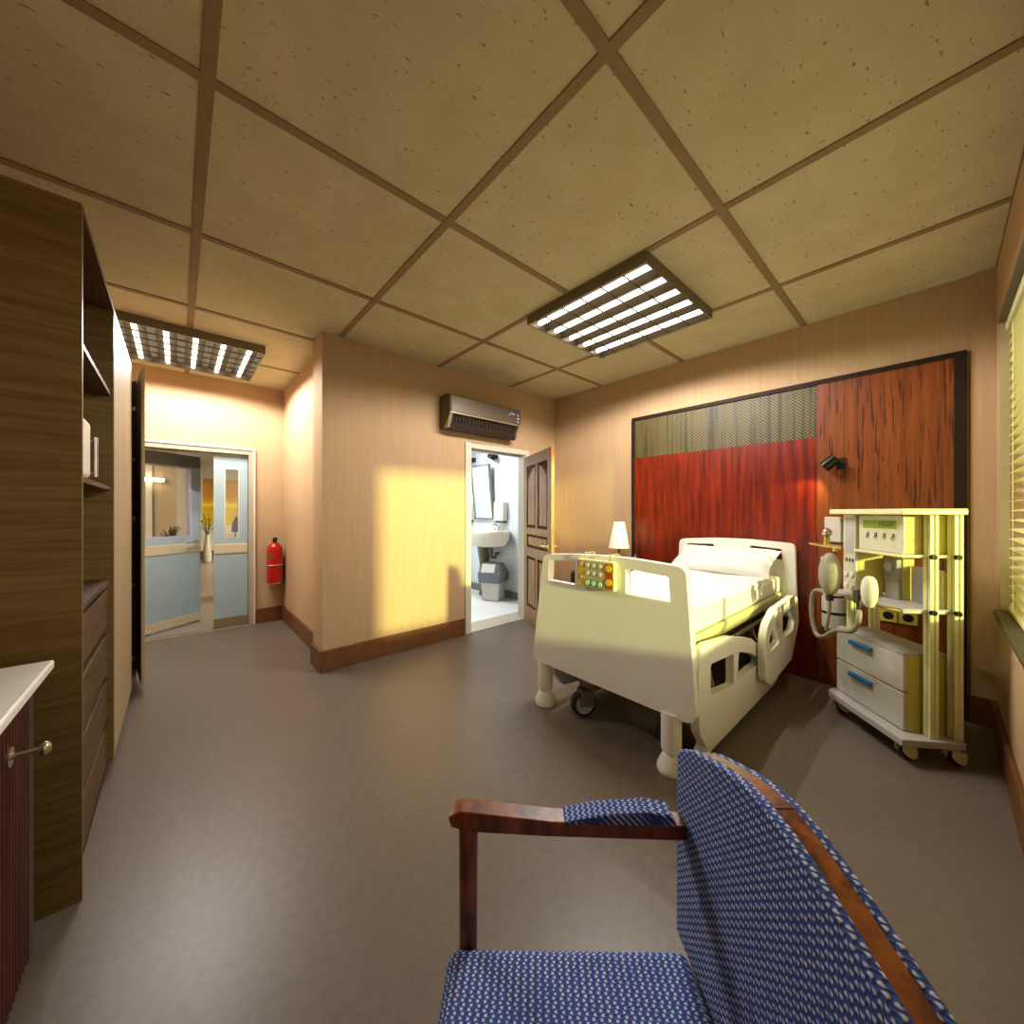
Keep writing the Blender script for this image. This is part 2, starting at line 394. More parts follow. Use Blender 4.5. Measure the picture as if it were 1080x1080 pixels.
def tag(o, label, cat, group=None):
    o['label'] = label; o['category'] = cat
    if group: o['group'] = group
    return o
def thing(name, label, cat, loc, group=None):
    o = bpy.data.objects.new(name, None); C.objects.link(o); o.location = loc; o.empty_display_size = 0.1
    return tag(o, label, cat, group)
def struct(o):
    o['kind'] = 'structure'; return o
def smoothpoly(pts, it=2):    # Chaikin rounding of a closed outline
    for _ in range(it):
        q = []
        for i in range(len(pts)):
            a = pts[i]; b = pts[(i + 1) % len(pts)]
            q += [(a[0] * .75 + b[0] * .25, a[1] * .75 + b[1] * .25), (a[0] * .25 + b[0] * .75, a[1] * .25 + b[1] * .75)]
        pts = q
    return pts
def curve(pts, n=8):          # Catmull-Rom through points
    P = [Vector(p) for p in pts]; P = [P[0] * 2 - P[1]] + P + [P[-1] * 2 - P[-2]]; out = []
    for i in range(1, len(P) - 2):
        for k in range(n):
            t = k / n; a, b, c, d = P[i - 1:i + 3]
            out.append(0.5 * ((2 * b) + (c - a) * t + (2 * a - 5 * b + 4 * c - d) * t * t + (3 * b - a - 3 * c + d) * t ** 3))
    out.append(P[-2]); return out
def text(name, body, size, m, parent, T, depth=0.0006):
    cu = bpy.data.curves.new(name, 'FONT'); cu.body = body; cu.size = size; cu.extrude = depth; cu.align_x = 'CENTER'; cu.align_y = 'CENTER'
    tmp = bpy.data.objects.new('tmp', cu); C.objects.link(tmp)
    dg = bpy.context.evaluated_depsgraph_get(); me = bpy.data.meshes.new_from_object(tmp.evaluated_get(dg))
    bpy.data.objects.remove(tmp); me.name = name
    o = bpy.data.objects.new(name, me); C.objects.link(o); o.parent = parent
    me.transform(world(parent).inverted() @ T); me.materials.clear(); me.materials.append(m)
    return o
# planes: map local (a,b,c) -> world. XZ: prism in x,z extruded along y.
T_XZ = Matrix(((1, 0, 0, 0), (0, 0, 1, 0), (0, 1, 0, 0), (0, 0, 0, 1)))
T_YZ = Matrix(((0, 0, 1, 0), (1, 0, 0, 0), (0, 1, 0, 0), (0, 0, 0, 1)))

# ------------------------------------------------------------------ the room (z up, floor 0, y towards the aircon wall)
XR, YA, YW, H, XL, YD = 3.896, 3.513, -0.25, 2.921, -0.87, 5.55
def B(a, b): return MB().box(a, b)
def ST(name, m, *bx, bevel=0):
    mb = MB()
    for a, b in bx: mb.box(a, b)
    return struct(mb.build(name, m, None, bevel, smooth=bevel > 0))

ST('floor', M['floor'], ((XL - .2, YW - .25, -.1), (XR + .15, YA + .02, 0)), ((XL - .2, YA + .02, -.1), (1.05, YD + .10, 0)))
ST('floor_bathroom', M['bath_floor'], ((1.3, YA + .31, -.1), (3.99, 5.85, 0.002)))
ST('floor_corridor', M['corr_floor'], ((-4, YD + .10, -.1), (1.3, 5.85, 0)), ((-4, 5.85, -.1), (4, 14.1, 0)))
ST('trim_1', M['threshold'], ((2.485, YA + .0, -.02), (3.333, YA + .31, 0.004)), ((1.3, YA + .12, -.02), (2.485, YA + .31, 0.003)), ((3.333, YA + .12, -.02), (3.95, YA + .31, 0.003)))
ST('ceiling', M['ceiling'], ((XL - .2, YW - .25, H), (XR + .15, YA + .12, H + .1)), ((XL - .2, YA + .12, H), (1.3, YD + .15, H + .1)))
ST('ceiling_bathroom', M['bath_wall'], ((1.3, YA + .12, 2.60), (4.1, 5.85, 2.70)))
ST('ceiling_corridor', M['corr_white'], ((-4, YD + .15, 2.75), (1.3, 5.85, 2.85)), ((-4, 5.85, 2.75), (4, 14.1, 2.85)))
g = MB()
for i in range(-1, 4):
    x = 0.083 + i
    g.box((x - .021, YW, H - .006), (x + .021, YA if x > 1.02 else YD, H + .01))
for j in range(-1, 5):
    y = 0.735 + j
    if y > YA: g.box((XL, y - .021, H - .0061), (1.02, y + .021, H + .01))
    else: g.box((XL, y - .021, H - .0061), (XR, y + .021, H + .01))
struct(g.build('trim_2', M['grid'], smooth=False))
# walls
ST('wall_right', M['wall'], ((XR, YW - .25, 0), (XR + .15, YA, H)))
ST('wall_left', M['wall'], ((XL - .15, YW - .25, 0), (XL, YD + .15, H)))
ST('wall_middle', M['wall'], ((1.02, YA, 0), (2.45, YA + .12, H)), ((3.37, YA, 0), (XR + .15, YA + .12, H)), ((2.45, YA, 2.12), (3.37, YA + .12, H)))
ST('wall_side', M['wall'], ((1.02, YA + .12, 0), (1.3, YD, H)))
ST('wall_far', M['wall'], ((XL, YD, 0), (-.49, YD + .15, H)), ((.66, YD, 0), (1.3, YD + .15, H)), ((-.49, YD, 2.09), (.66, YD + .15, H)))
ST('trim_4', M['wall'], ((.93, YA - .018, 0), (1.19, 3.78, H)))
ST('trim_5', M['wall'], ((XR - .02, YW, 0), (XR, YW + .105, H)))
WX0, WX1, WZ0, WZ1 = .79, 3.60, 0.795, 2.473
ST('wall_window', M['wall'], ((XL - .15, YW - .25, 0), (WX0, YW, H)), ((WX1, YW - .25, 0), (XR, YW, H)), ((WX0, YW - .25, 0), (WX1, YW, WZ0 - .03)), ((WX0, YW - .25, WZ1 + .03), (WX1, YW, H)))
ST('trim_6', M['lintel'], ((WX0, YW - .25, WZ1), (WX1, YW + .012, WZ1 + .03)))
# vertical metal edge on the window reveal
ST('trim_7', M['alu'], ((WX1 - .012, YW - .03, WZ0), (WX1, YW + .006, WZ1)))
# baseboards
bbh = .18
def baseboard(name, *bx): return ST(name, M['skirt'], *bx, bevel=.004)
baseboard('baseboard_middle', ((1.19, YA - .022, 0), (2.405, YA, bbh)), ((3.405, YA - .022, 0), (XR, YA, bbh)))
baseboard('baseboard_pillar', ((.905, YA - .04, 0), (1.195, YA, bbh)), ((.905, YA - .01, 0), (.93, 3.78, bbh)))
baseboard('baseboard_side', ((.998, 3.78, 0), (1.02, YD, bbh)))
baseboard('baseboard_far', ((.705, YD - .022, 0), (1.0, YD, bbh)))
baseboard('baseboard_right', ((XR - .022, YW + .105, 0), (XR, -.14, bbh)), ((XR - .022, 2.31, 0), (XR, YA - .02, bbh)), ((XR - .042, YW, 0), (XR - .019, YW + .11, bbh)))
baseboard('baseboard_window', ((XL, YW, 0), (XR - .04, YW + .022, bbh)))
baseboard('baseboard_left', ((XL, YW + .03, 0), (XL + .02, -.2, bbh)), ((XL, 4.45, 0), (XL + .02, YD, bbh)))

# window: frame, glass, sill
fr = MB()
for a, b in (((WX0, WZ0), (WX1, WZ0 + .05)), ((WX0, WZ1 - .05), (WX1, WZ1)), ((WX0, WZ0), (WX0 + .05, WZ1)), ((WX1 - .05, WZ0), (WX1, WZ1)), ((2.29, WZ0), (2.34, WZ1))):
    fr.box((a[0], YW - .24, a[1]), (b[0], YW - .19, b[1]))
w1 = struct(fr.build('window_1', M['whiteplastic'], None, .004))
MB().box((WX0 + .05, YW - .218, WZ0 + .05), (WX1 - .05, YW - .212, WZ1 - .05)).build('pane', M['glass'], w1)
MB().box((WX0 - .03, YW - .25, WZ0 - .03), (WX1 + .015, YW + .03, WZ0)).build('window_sill', M['sill'], w1, .003)
# venetian blind
bl = thing('venetian_blind', 'cream venetian blind hanging in the window at the right edge', 'blind', ((WX0 + WX1) / 2, YW - .1, WZ0 + .02))
sl = MB(); nsl = 30; bx0, bx1 = WX0 + .02, WX1 - .008
for i in range(nsl):
    z = WZ0 + .05 + i * .0535; yc = YW - .05; pr = []
    for k in range(5):
        u = -1 + k * .5; pr.append((yc + u * .026, z - u * .0043 + .003 * (1 - u * u)))
    vs = []; fs = []
    for x in (bx0, bx1):
        for (y, zz) in pr: vs.append((x, y, zz))
        for (y, zz) in pr: vs.append((x, y, zz - .0012))
    for k in range(4):
        fs += [(k, k + 1, k + 11, k + 10), (k + 5, k + 15, k + 16, k + 6)]
    fs += [(0, 10, 15, 5), (4, 9, 19, 14)]
    fs += [(k, k + 5, k + 6, k + 1) for k in range(4)] + [(k + 10, k + 11, k + 16, k + 15) for k in range(4)]
    sl.add(vs, fs)
sl.build('slats', M['blind'], bl)
MB().box((bx0, YW - .085, WZ1 - .05), (bx1, YW - .015, WZ1 - .002)).build('headrail', M['blind'], bl, .004)
MB().box((bx0, YW - .077, WZ0 + .008), (bx1, YW - .023, WZ0 + .03)).build('bottom_rail', M['blind'], bl, .004)
for x in (bx0 + .2, (bx0 + bx1) / 2, bx1 - .2):
    MB().cyl((x, YW - .0225, WZ0 + .03), (x, YW - .0225, WZ1 - .04), .0012, 6).build('cord', M['blind'], bl)
ST('ground_outside', M['outside'], ((-20, -40, -3.2), (30, YW - .3, -3.1)))

# ---------------------------------------------------------------- bathroom shell
ST('wall_bathroom_right', M['bath_wall'], ((3.95, YA + .12, 0), (4.1, 5.85, 2.6)))
ST('wall_bathroom_back', M['bath_wall'], ((1.3, 5.70, 0), (3.95, 5.85, 2.6)))
ST('wall_bathroom_left', M['bath_wall'], ((1.3, YA + .12, 0), (1.32, 5.70, 2.6)))
ST('baseboard_bathroom', M['greyframe'], ((3.935, YA + .12, 0), (3.95, 5.70, .12)), ((1.32, 5.685, 0), (3.935, 5.70, .12)))
d1f = MB()
d1f.box((2.41, YA - .022, 0), (2.485, YA + .125, 2.155)); d1f.box((3.333, YA - .022, 0), (3.40, YA + .125, 2.155)); d1f.box((2.485, YA - .022, 2.095), (3.333, YA + .125, 2.155))
d1f.box((2.485, YA + .05, 0), (2.495, YA + .125, 2.095)); d1f.box((2.495, YA + .05, 2.08), (3.333, YA + .125, 2.095))
struct(d1f.build('trim_8', M['frame_white'], None, .004))
# wooden bathroom door, swung open into the room
hx, hy, dw, dh = 3.325, 3.485, .925, 2.045
ang = math.atan2(2.655 - hy, 2.925 - hx)
d1 = bpy.data.objects.new('door_1', None); C.objects.link(d1); d1.location = (hx, hy, 0.008); d1.rotation_euler = (0, 0, ang); struct(d1)
Td = world(d1)
# local: x along leaf from hinge, y thickness; leaf face towards camera is at -y side
def lbox(mb, a, b): return mb.box(a, b, Td)
lf = MB(); rails = [(0, 0, .11, dh), (dw - .11, 0, dw, dh), (.11, 0, dw - .11, .2), (.11, .82, dw - .11, .93), (.11, 1.09, dw - .11, 1.17), (.11, dh - .12, dw - .11, dh), (.43, .2, .50, .82), (.43, 1.17, .50, dh - .12)]
for x0, z0, x1, z1 in rails: lbox(lf, (x0, -.02, z0), (x1, .02, z1))
lf.build('leaf', M['doorwood'], d1, .003)
def arch(x0, x1, z0, z1, rise, side):
    pts = [(x0, z0), (x1, z0)]
    # single-sided swept arch: top rises towards the middle stile
    for k in range(9):
        t = k / 8; x = x1 + (x0 - x1) * t
        s_ = (1 - t) if side > 0 else t
        pts.append((x, z1 - rise + rise * math.sin(s_ * PI / 2)))
    return pts
TdXZ = Td @ T_XZ
for (x0, x1, sd) in ((.11, .43, 1), (.50, .815, -1)):
    MB().prism(arch(x0 + .0, x1 - .0, 1.17, dh - .12, .0, sd), [], -.006, .006, TdXZ).build('panel_back', M['doorgroove'], d1)
    MB().prism(arch(x0 + .035, x1 - .035, 1.205, dh - .15, .14, sd), [], -.014, .014, TdXZ).build('raised_panel', M['doorwood'], d1, .006)
    MB().prism(arch(x0, x1, .2, .82, 0, sd), [], -.006, .006, TdXZ).build('panel_back', M['doorgroove'], d1)
    MB().prism(arch(x0 + .035, x1 - .035, .235, .785, 0, sd), [], -.014, .014, TdXZ).build('raised_panel', M['doorwood'], d1, .006)
MB().prism(arch(.11, .815, .93, 1.09, 0, 1), [], -.006, .006, TdXZ).build('panel_back', M['doorgroove'], d1)
MB().prism(arch(.145, .78, .96, 1.06, 0, 1), [], -.014, .014, TdXZ).build('raised_panel', M['doorwood'], d1, .006)
for s in (-1, 1):
    hd = MB(); c = Td @ Vector((dw - .055, s * .02, 1.0)); c2 = Td @ Vector((dw - .055, s * .065, 1.0)); c3 = Td @ Vector((dw - .18, s * .065, 1.0))
    hd.cyl(Td @ Vector((dw - .055, s * .019, 1.0)), Td @ Vector((dw - .055, s * .028, 1.0)), .025); hd.tube(curve([c, c2, (c2 + c3) / 2, c3], 4), .009)
    hd.build('door_handle', M['brass'], d1)
for z in (.25, 1.05, 1.8):
    MB().cyl(Td @ Vector((-.006, .0, z)), Td @ Vector((-.006, .0, z + .09)), .008).build('hinge', M['brass'], d1)

# mirror
mr = thing('wall_mirror', 'tall framed mirror tilted forward above the bathroom washbasin', 'mirror', (3.95, 5.13, 1.25))
def YZ(mb, pts, x0, x1): return mb.prism(pts, [], x0, x1, T_YZ)
Tm = Matrix.Translation((3.95, 0, 1.25)) @ Matrix.Rotation(math.radians(-6), 4, 'Y')
mf = MB(); y0, y1, hh = 4.87, 5.38, .92
for a, b in (((y0, 0), (y1, .025)), ((y0, hh - .025), (y1, hh)), ((y0, 0), (y0 + .025, hh)), ((y1 - .025, 0), (y1, hh))):
    mf.box((-.05, a[0], a[1]), (-.005, b[0], b[1]), Tm)
mf.build('frame', M['greyframe'], mr, .002)
MB().box((-.04, y0 + .025, .025), (-.03, y1 - .025, hh - .025), Tm).build('glass', M['mirror'], mr)
for y in (5.0, 5.25): MB().cyl((3.95, y, 2.05), (3.86, y, 2.07), .008).build('bracket', M['greyframe'], mr)
# washbasin
wb = thing('washbasin', 'white porcelain washbasin on the bathroom wall below the mirror', 'sink', (3.95, 4.75, .8))
n = 28; prof = []
def ring(sx, sy, z, cx=3.70):
    out = []
    for k in range(n):
        a = 2 * PI * k / n; c_, s_ = math.cos(a), math.sin(a)
        x = cx + sx * (abs(c_) ** .75) * (1 if c_ > 0 else -1); y = 4.74 + sy * (abs(s_) ** .7) * (1 if s_ > 0 else -1)
        out.append((min(x, 3.949), y, z))
    return out
rings = [ring(.12, .14, .80, 3.76), ring(.22, .30, .84), ring(.27, .36, .93), ring(.285, .375, 1.03), ring(.28, .37, 1.07), ring(.25, .33, 1.075), ring(.22, .29, 1.04, 3.69), ring(.17, .23, .94, 3.68), ring(.05, .06, .90, 3.68)]
vs = [p for r in rings for p in r]; fs = []
for i in range(len(rings) - 1):
    for k in range(n): fs.append((i * n + k, i * n + (k + 1) % n, (i + 1) * n + (k + 1) % n, (i + 1) * n + k))
fs += [tuple(range(n - 1, -1, -1)), tuple((len(rings) - 1) * n + k for k in range(n))]
MB().add(vs, fs).build('basin', M['porcelain'], wb)
MB().tube(curve([(3.90, 4.74, 1.07), (3.90, 4.74, 1.13), (3.86, 4.74, 1.165), (3.78, 4.74, 1.155)], 5), .014).cyl((3.90, 4.69, 1.13), (3.90, 4.79, 1.13), .011).cyl((3.90, 4.65, 1.07), (3.90, 4.65, 1.12), .016).cyl((3.90, 4.83, 1.07), (3.90, 4.83, 1.12), .016).build('tap', M['chrome'], wb)
MB().cyl((3.76, 4.74, .81), (3.76, 4.74, .70), .035).tube(curve([(3.76, 4.74, .71), (3.77, 4.74, .65), (3.85, 4.74, .64), (3.86, 4.74, .70), (3.92, 4.74, .70)], 5), .022).build('waste_pipe', M['pipe'], wb)
MB().lathe([(.085, 0.0), (.08, .3), (.075, .5), (.09, .60), (.12, .80)], 20, Matrix.Translation((3.82, 5.0, 0.002))).build('pedestal', M['pipe'], wb)
# bin
bn = thing('swing_top_bin', 'light grey swing top bin with grey lid on the bathroom floor', 'bin', (3.70, 4.61, 0.002))
Tb = Matrix.Translation((3.70, 4.61, 0.002)) @ Matrix.Rotation(math.radians(-62), 4, 'Z')
def frustum(mb, w0, d0, w1, d1, z0, z1, T): return mb.add([(-w0, -d0, z0), (w0, -d0, z0), (w0, d0, z0), (-w0, d0, z0), (-w1, -d1, z1), (w1, -d1, z1), (w1, d1, z1), (-w1, d1, z1)], [(0, 3, 2, 1), (4, 5, 6, 7), (0, 1, 5, 4), (1, 2, 6, 5), (2, 3, 7, 6), (3, 0, 4, 7)], T)
frustum(MB(), .135, .13, .155, .15, 0, .31, Tb).build('body', M['binbody'], bn, .03, segs=3)
lid = MB(); frustum(lid, .18, .175, .19, .185, .28, .42, Tb); frustum(lid, .19, .185, .135, .10, .42, .58, Tb)
lid.build('lid', M['binlid'], bn, .015, segs=3)
Tf = Tb @ Matrix.Translation((-.155, 0, .495)) @ Matrix.Rotation(math.radians(-71), 4, 'Y')
MB().box((-.07, -.11, -.008), (.07, .11, .012), Tb @ Matrix.Translation((-.02, -.145, .505)) @ Matrix.Rotation(math.radians(62), 4, 'X') @ Matrix.Rotation(math.radians(90), 4, 'Z')).build('flap', M['whiteplastic'], bn, .008)
# dispensers
def dispenser(y, name_l, ya=.24):
    t = thing('soap_dispenser', name_l, 'dispenser', (3.95, y, 1.20), 'white wall dispensers in the bathroom')
    MB().box((3.84, y - ya / 2, 1.225), (3.95, y + ya / 2, 1.53)).build('cover', M['whiteplastic'], t, .015, segs=3)
    MB().box((3.86, y - ya / 2 + .02, 1.195), (3.94, y + ya / 2 - .02, 1.226)).build('nozzle', M['black'], t, .006)
dispenser(4.66, 'white wall dispenser with dark underside, right of the bathroom mirror')
dispenser(5.55, 'white wall dispenser left of the bathroom mirror, partly behind the door frame', .2)
def bathspot(y, lab):
    t = thing('wall_spotlight', lab, 'spotlight', (3.95, y, 2.27), 'black spotlights above the bathroom mirror')
    MB().box((3.92, y - .05, 2.25), (3.95, y + .05, 2.33)).build('base', M['black'], t, .004)
    MB().cyl((3.93, y, 2.29), (3.86, y, 2.285), .015).cyl((3.88, y + .09, 2.30), (3.82, y - .09, 2.25), .042).build('head', M['black'], t)
bathspot(4.84, 'black spotlight on the bathroom wall right above the mirror')
bathspot(5.46, 'black spotlight in the bathroom near the left door jamb')
# small cabinet under the sink seen behind
# ---------------------------------------------------------------- corridor doors
d2 = MB()
d2.box((-.49, YD - .02, 0), (-.44, YD + .155, 2.06)); d2.box((.65, YD - .02, 0), (.70, YD + .155, 2.06)); d2.box((-.49, YD - .02, 2.06), (.70, YD + .155, 2.115))
struct(d2.build('trim_9', M['steelframe'], None, .004))
ST('trim_10', M['frame_white'], ((-.53, YD - .035, 0), (-.485, YD, 2.135)), ((.695, YD - .035, 0), (.718, YD, 2.135)), ((-.485, YD - .035, 2.112), (.695, YD, 2.135)), bevel=.004)
ST('trim_11', M['alu'], ((-.44, YD - .01, 0), (.65, YD + .02, .006)))
def leaf(name, hinge, yaw, W_, wx0, wx1, wz0, wz1, bead):
    o = bpy.data.objects.new(name, None); C.objects.link(o); o.location = hinge; o.rotation_euler = (0, 0, yaw); struct(o)
    T = world(o); TX = T @ T_XZ; hgt = 2.05
    MB().prism([(0, 0), (W_, 0), (W_, hgt), (0, hgt)], [[(wx0, wz0), (wx0, wz1), (wx1, wz1), (wx1, wz0)]], -.022, .022, TX).build('leaf', M['blue_door'], o, .002)
    MB().box((wx0, -.003, wz0), (wx1, .003, wz1), T).build('pane', M['glass'], o)
    bd = MB()
    for a, b in (((wx0 - .010, wz0 - .010), (wx1 + .010, wz0 + .001)), ((wx0 - .010, wz1 - .001), (wx1 + .010, wz1 + .010)), ((wx0 - .010, wz0), (wx0 + .001, wz1)), ((wx1 - .001, wz0), (wx1 + .010, wz1))):
        bd.box((a[0], -.0245, a[1]), (b[0], .0245, b[1]), T)
    bd.build('glazing_bead', bead, o)
    MB().box((0, -.03, .87), (W_, .03, .98), T).build('bumper_band', M['beige_band'], o, .004)
    MB().box((0.002, -.026, .012), (W_ - .002, .026, .11), T).build('kick_plate', M['beige_band'] if name == 'door_2' else M['kick'], o, .002)
    return o, T
lo_, LT = leaf('door_2', (-.43, 5.66, .008), math.atan2(6.17 - 5.66, .205 + .43), .815, .12, .70, 1.075, 1.89, M['lilac'])
MB().box((.0, -.0235, 1.905), (.815, .0235, 2.046), LT).build('head_panel', M['closer'], lo_)
lh = MB(); lh.cyl(LT @ Vector((.75, -.022, 1.0)), LT @ Vector((.75, -.03, 1.0)), .028); lh.tube([LT @ Vector((.75, -.03, 1.0)), LT @ Vector((.75, -.075, 1.0)), LT @ Vector((.60, -.08, .99))], .011)
lh.build('door_handle', M['chrome'], lo_)
lo2, LT2 = leaf('door_3', (.645, 5.62, .008), PI, .325, .09, .215, 1.06, 1.87, M['frame_white'])

# corridor contents
ST('wall_corridor', M['corr_white'], ((-4, 14.0, 0), (4, 14.1, 2.8)), ((-4.1, YD + .15, 0), (-4, 14.1, 2.8)), ((4, 5.85, 0), (4.1, 14.1, 2.8)), ((-4, YD + .12, 0), (XL - .15, YD + .15, 2.8)))
ST('baseboard_corridor', M['skirt'], ((-4, 13.97, 0), (4, 14.0, .25)))
ST('wall_partition', M['corr_wall'], ((-2.2, 9.0, 0), (.02, 9.12, 2.75)))
ST('trim_12', M['corr_white'], ((.0, 8.95, 0), (.11, 9.15, 2.75)), ((-.40, 8.96, 0), (-.32, 9.0, 2.75)))
pt = thing('wall_painting', 'large orange and yellow painting on the far corridor wall', 'painting', (.92, 13.97, .95))
MB().box((.55, 13.955, .97), (1.36, 13.975, 2.33)).build('canvas', M['painting'], pt)
pf = MB()
for a, b in (((.50, .92), (1.41, .97)), ((.50, 2.33), (1.41, 2.38)), ((.50, .97), (.55, 2.33)), ((1.36, .97), (1.41, 2.33))): pf.box((a[0], 13.94, a[1]), (b[0], 14.0, b[1]))
pf.build('frame', M['corr_white'], pt, .004)
vz = thing('flower_vase', 'white tapered vase with thin flowers standing at the far end of the corridor', 'vase', (.62, 13.2, 0))
MB().lathe([(.09, 0), (.105, .05), (.095, .25), (.06, .5), (.04, .68), (.05, .76)], 20, Matrix.Translation((.62, 13.2, 0))).build('vase_body', M['porcelain'], vz)
fl = MB(); st = MB()
for k in range(11):
    a = k * 2.4; r_ = .06 + .05 * (k % 3); r_ *= 1.5; tip = (.62 + r_ * math.cos(a), 13.2 + r_ * math.sin(a), 1.02 + .05 * (k % 4) * 2)
    st.tube(curve([(.62, 13.2, .70), (.62 + .4 * r_ * math.cos(a), 13.2 + .4 * r_ * math.sin(a), .88), tip], 3), .006, 5)
    fl.ell(tip, (.03, .03, .035), 8, 6)
st.build('stems', M['leaf'], vz); fl.build('blossoms', M['flower'], vz)
pl = thing('potted_plant', 'spiky dark green plant in a tall planter behind the open corridor door', 'plant', (-.02, 7.6, 0))
MB().lathe([(.13, 0), (.16, .4), (.19, .88), (.17, .88), (.16, .84)], 20, Matrix.Translation((-.06, 7.6, 0))).build('planter', M['corr_white'], pl)
lv = MB()
for k in range(16):
    a = k * 2.399; r_ = .10 + .13 * ((k * 7) % 5) / 5; hgt_ = .34 - .16 * ((k * 7) % 5) / 5; w = .018
    d = Vector((math.cos(a), math.sin(a), 0)); p = Vector((-d.y, d.x, 0)); b0 = Vector((-.06, 7.6, .83))
    pts = [b0, b0 + d * r_ * .4 + Vector((0, 0, hgt_ * .7)), b0 + d * r_ + Vector((0, 0, hgt_))]
    vs = []
    for q, ww in ((pts[0], w * .7), (pts[1], w), ((pts[1] + pts[2]) / 2 + Vector((0, 0, .02)), w * .6)): vs += [q - p * ww + d * .004, q + p * ww + d * .004, q + d * -.006]
    vs.append(pts[2])
    fs = [(0, 2, 5, 3), (2, 1, 4, 5), (1, 0, 3, 4), (3, 5, 8, 6), (5, 4, 7, 8), (4, 3, 6, 7), (6, 8, 9), (8, 7, 9), (7, 6, 9), (0, 1, 2)]
    lv.add(vs, fs)
lv.build('foliage', M['leaf'], pl)
ll = thing('wall_light', 'long glowing wall light on the beige corridor partition', 'lamp', (-.35, 8.93, 1.9))
MB().box((-.75, 8.94, 1.90), (-.155, 8.965, 1.955)).build('backplate', M['corr_white'], ll)
MB().cyl((-.74, 8.915, 1.925), (-.17, 8.915, 1.925), .03).build('tube', mat('corridor_tube', (255, 250, 230), 0.5, emit=(255, 240, 200), estr=9, var=.01), ll)
bf = thing('floor_cushion_stand', 'blue purple upright holder in the corridor seen through the narrow door window', 'holder', (.98, 10.5, 0))
bf.name = 'leaflet_holder'
MB().box((.90, 10.46, 0), (1.06, 10.54, .02)).box((.97, 10.49, .02), (.99, 10.51, .95)).build('stand', M['greyframe'], bf)
MB().prism([(.91, .92), (1.05, .92), (1.06, 1.14), (1.0, 1.30), (.93, 1.12)], [], 10.46, 10.54, T_XZ).build('leaflets', M['blueflag'], bf, .006)

# panels added out of view to light the corridor, and unseen bath ceiling lamp
added_panel_em = mat('added_corridor_panel', (255, 255, 255), 0.5, emit=(255, 240, 214), estr=32, var=.01)
bath_em = mat('bath_led_panel', (255, 255, 255), 0.5, emit=(240, 246, 255), estr=26, var=.01)
def ceil_panel(x, y, z, sx, sy, lab, em, grp=None):
    t = thing('ceiling_panel_light', lab, 'lamp', (x, y, z), grp)
    f = MB()
    f.box((x - sx, y - sy, z - .03), (x + sx, y - sy + .02, z)).box((x - sx, y + sy - .02, z - .03), (x + sx, y + sy, z)).box((x - sx, y - sy + .02, z - .03), (x - sx + .02, y + sy - .02, z)).box((x + sx - .02, y - sy + .02, z - .03), (x + sx, y + sy - .02, z))
    f.build('frame', M['frame_white'], t)
    MB().box((x - sx + .02, y - sy + .02, z - .02), (x + sx - .02, y + sy - .02, z - .005)).build('diffuser', em, t)
ceil_panel(2.9, 4.8, 2.60, .45, .35, 'bright flat lamp on the bathroom ceiling', bath_em)
ceil_panel(-1.6, 7.4, 2.75, .3, .6, 'flat ceiling lamp added out of view to light the left side of the corridor', added_panel_em, 'added corridor ceiling lamps')
ceil_panel(2.6, 11.3, 2.75, .6, .6, 'flat ceiling lamp added out of view to light the far end of the corridor', added_panel_em, 'added corridor ceiling lamps')

# ---------------------------------------------------------------- ceiling luminaires
def luminaire(x0, x1, y0, y1, lab):
    zt, zb = H, H - .072
    t = thing('ceiling_luminaire', lab, 'lamp', ((x0 + x1) / 2, (y0 + y1) / 2, zt), 'louvred ceiling luminaires')
    f = MB(); th = .012
    f.box((x0, y0, zb), (x1, y0 + th, zt)).box((x0, y1 - th, zb), (x1, y1, zt)).box((x0, y0 + th, zb), (x0 + th, y1 - th, zt)).box((x1 - th, y0 + th, zb), (x1, y1 - th, zt)).box((x0 + th, y0 + th, zt - .006), (x1 - th, y1 - th, zt))
    f.build('housing', M['lumframe'], t); MB().box((x0 + th, y0 + th, zt - .009), (x1 - th, y1 - th, zt - .0061)).build('back_plate', M['lumdark'], t)
    n_ = 5; px_ = (x1 - x0 - 2 * th) / n_
    rf = MB(); cb = MB()
    for i in range(n_):
        a = x0 + th + i * px_; c = a + px_ / 2
        for e, sgn in ((a, 1), (a + px_, -1)):
            rf.add([(e, y0 + th, zb + .004), (e + sgn * .028, y0 + th, zt - .008), (e + sgn * .025, y0 + th, zt - .008), (e, y1 - th, zb + .004), (e + sgn * .028, y1 - th, zt - .008), (e + sgn * .025, y1 - th, zt - .008)],
                   [(0, 1, 4, 3), (0, 3, 5, 2), (0, 2, 1), (3, 4, 5), (1, 2, 5, 4)])
        tb = MB().cyl((c, y0 + .03, zb + .034), (c, y1 - .03, zb + .034), .018, 14); tb.build('tube', M['tube'], t)
        for q_ in (.28, .72):   # the light each tube throws down through the louvre
            L_ = bpy.data.lights.new('tube_light', 'SPOT'); L_.energy = 17; L_.color = (1, .97, .93); L_.spot_size = math.radians(168); L_.spot_blend = .25; L_.shadow_soft_size = .012
            lo = bpy.data.objects.new('tube_light', L_); C.objects.link(lo); lo.location = (c, y0 + (y1 - y0) * q_, zb - .003)
    for k in range(1, 6):
        y = y0 + (y1 - y0) * k / 6.0
        cb.box((x0 + th, y - .001, zb), (x1 - th, y + .001, zb + .012))
    rf.build('reflectors', M['lumdark'], t); cb.build('louvre_blades', M['lumdark'], t)
luminaire(2.07, 3.06, 1.14, 2.15, 'square louvred ceiling lamp with five tubes above the hospital bed')
luminaire(-.37, .62, 4.18, 5.17, 'square louvred ceiling lamp with five tubes above the corridor door')

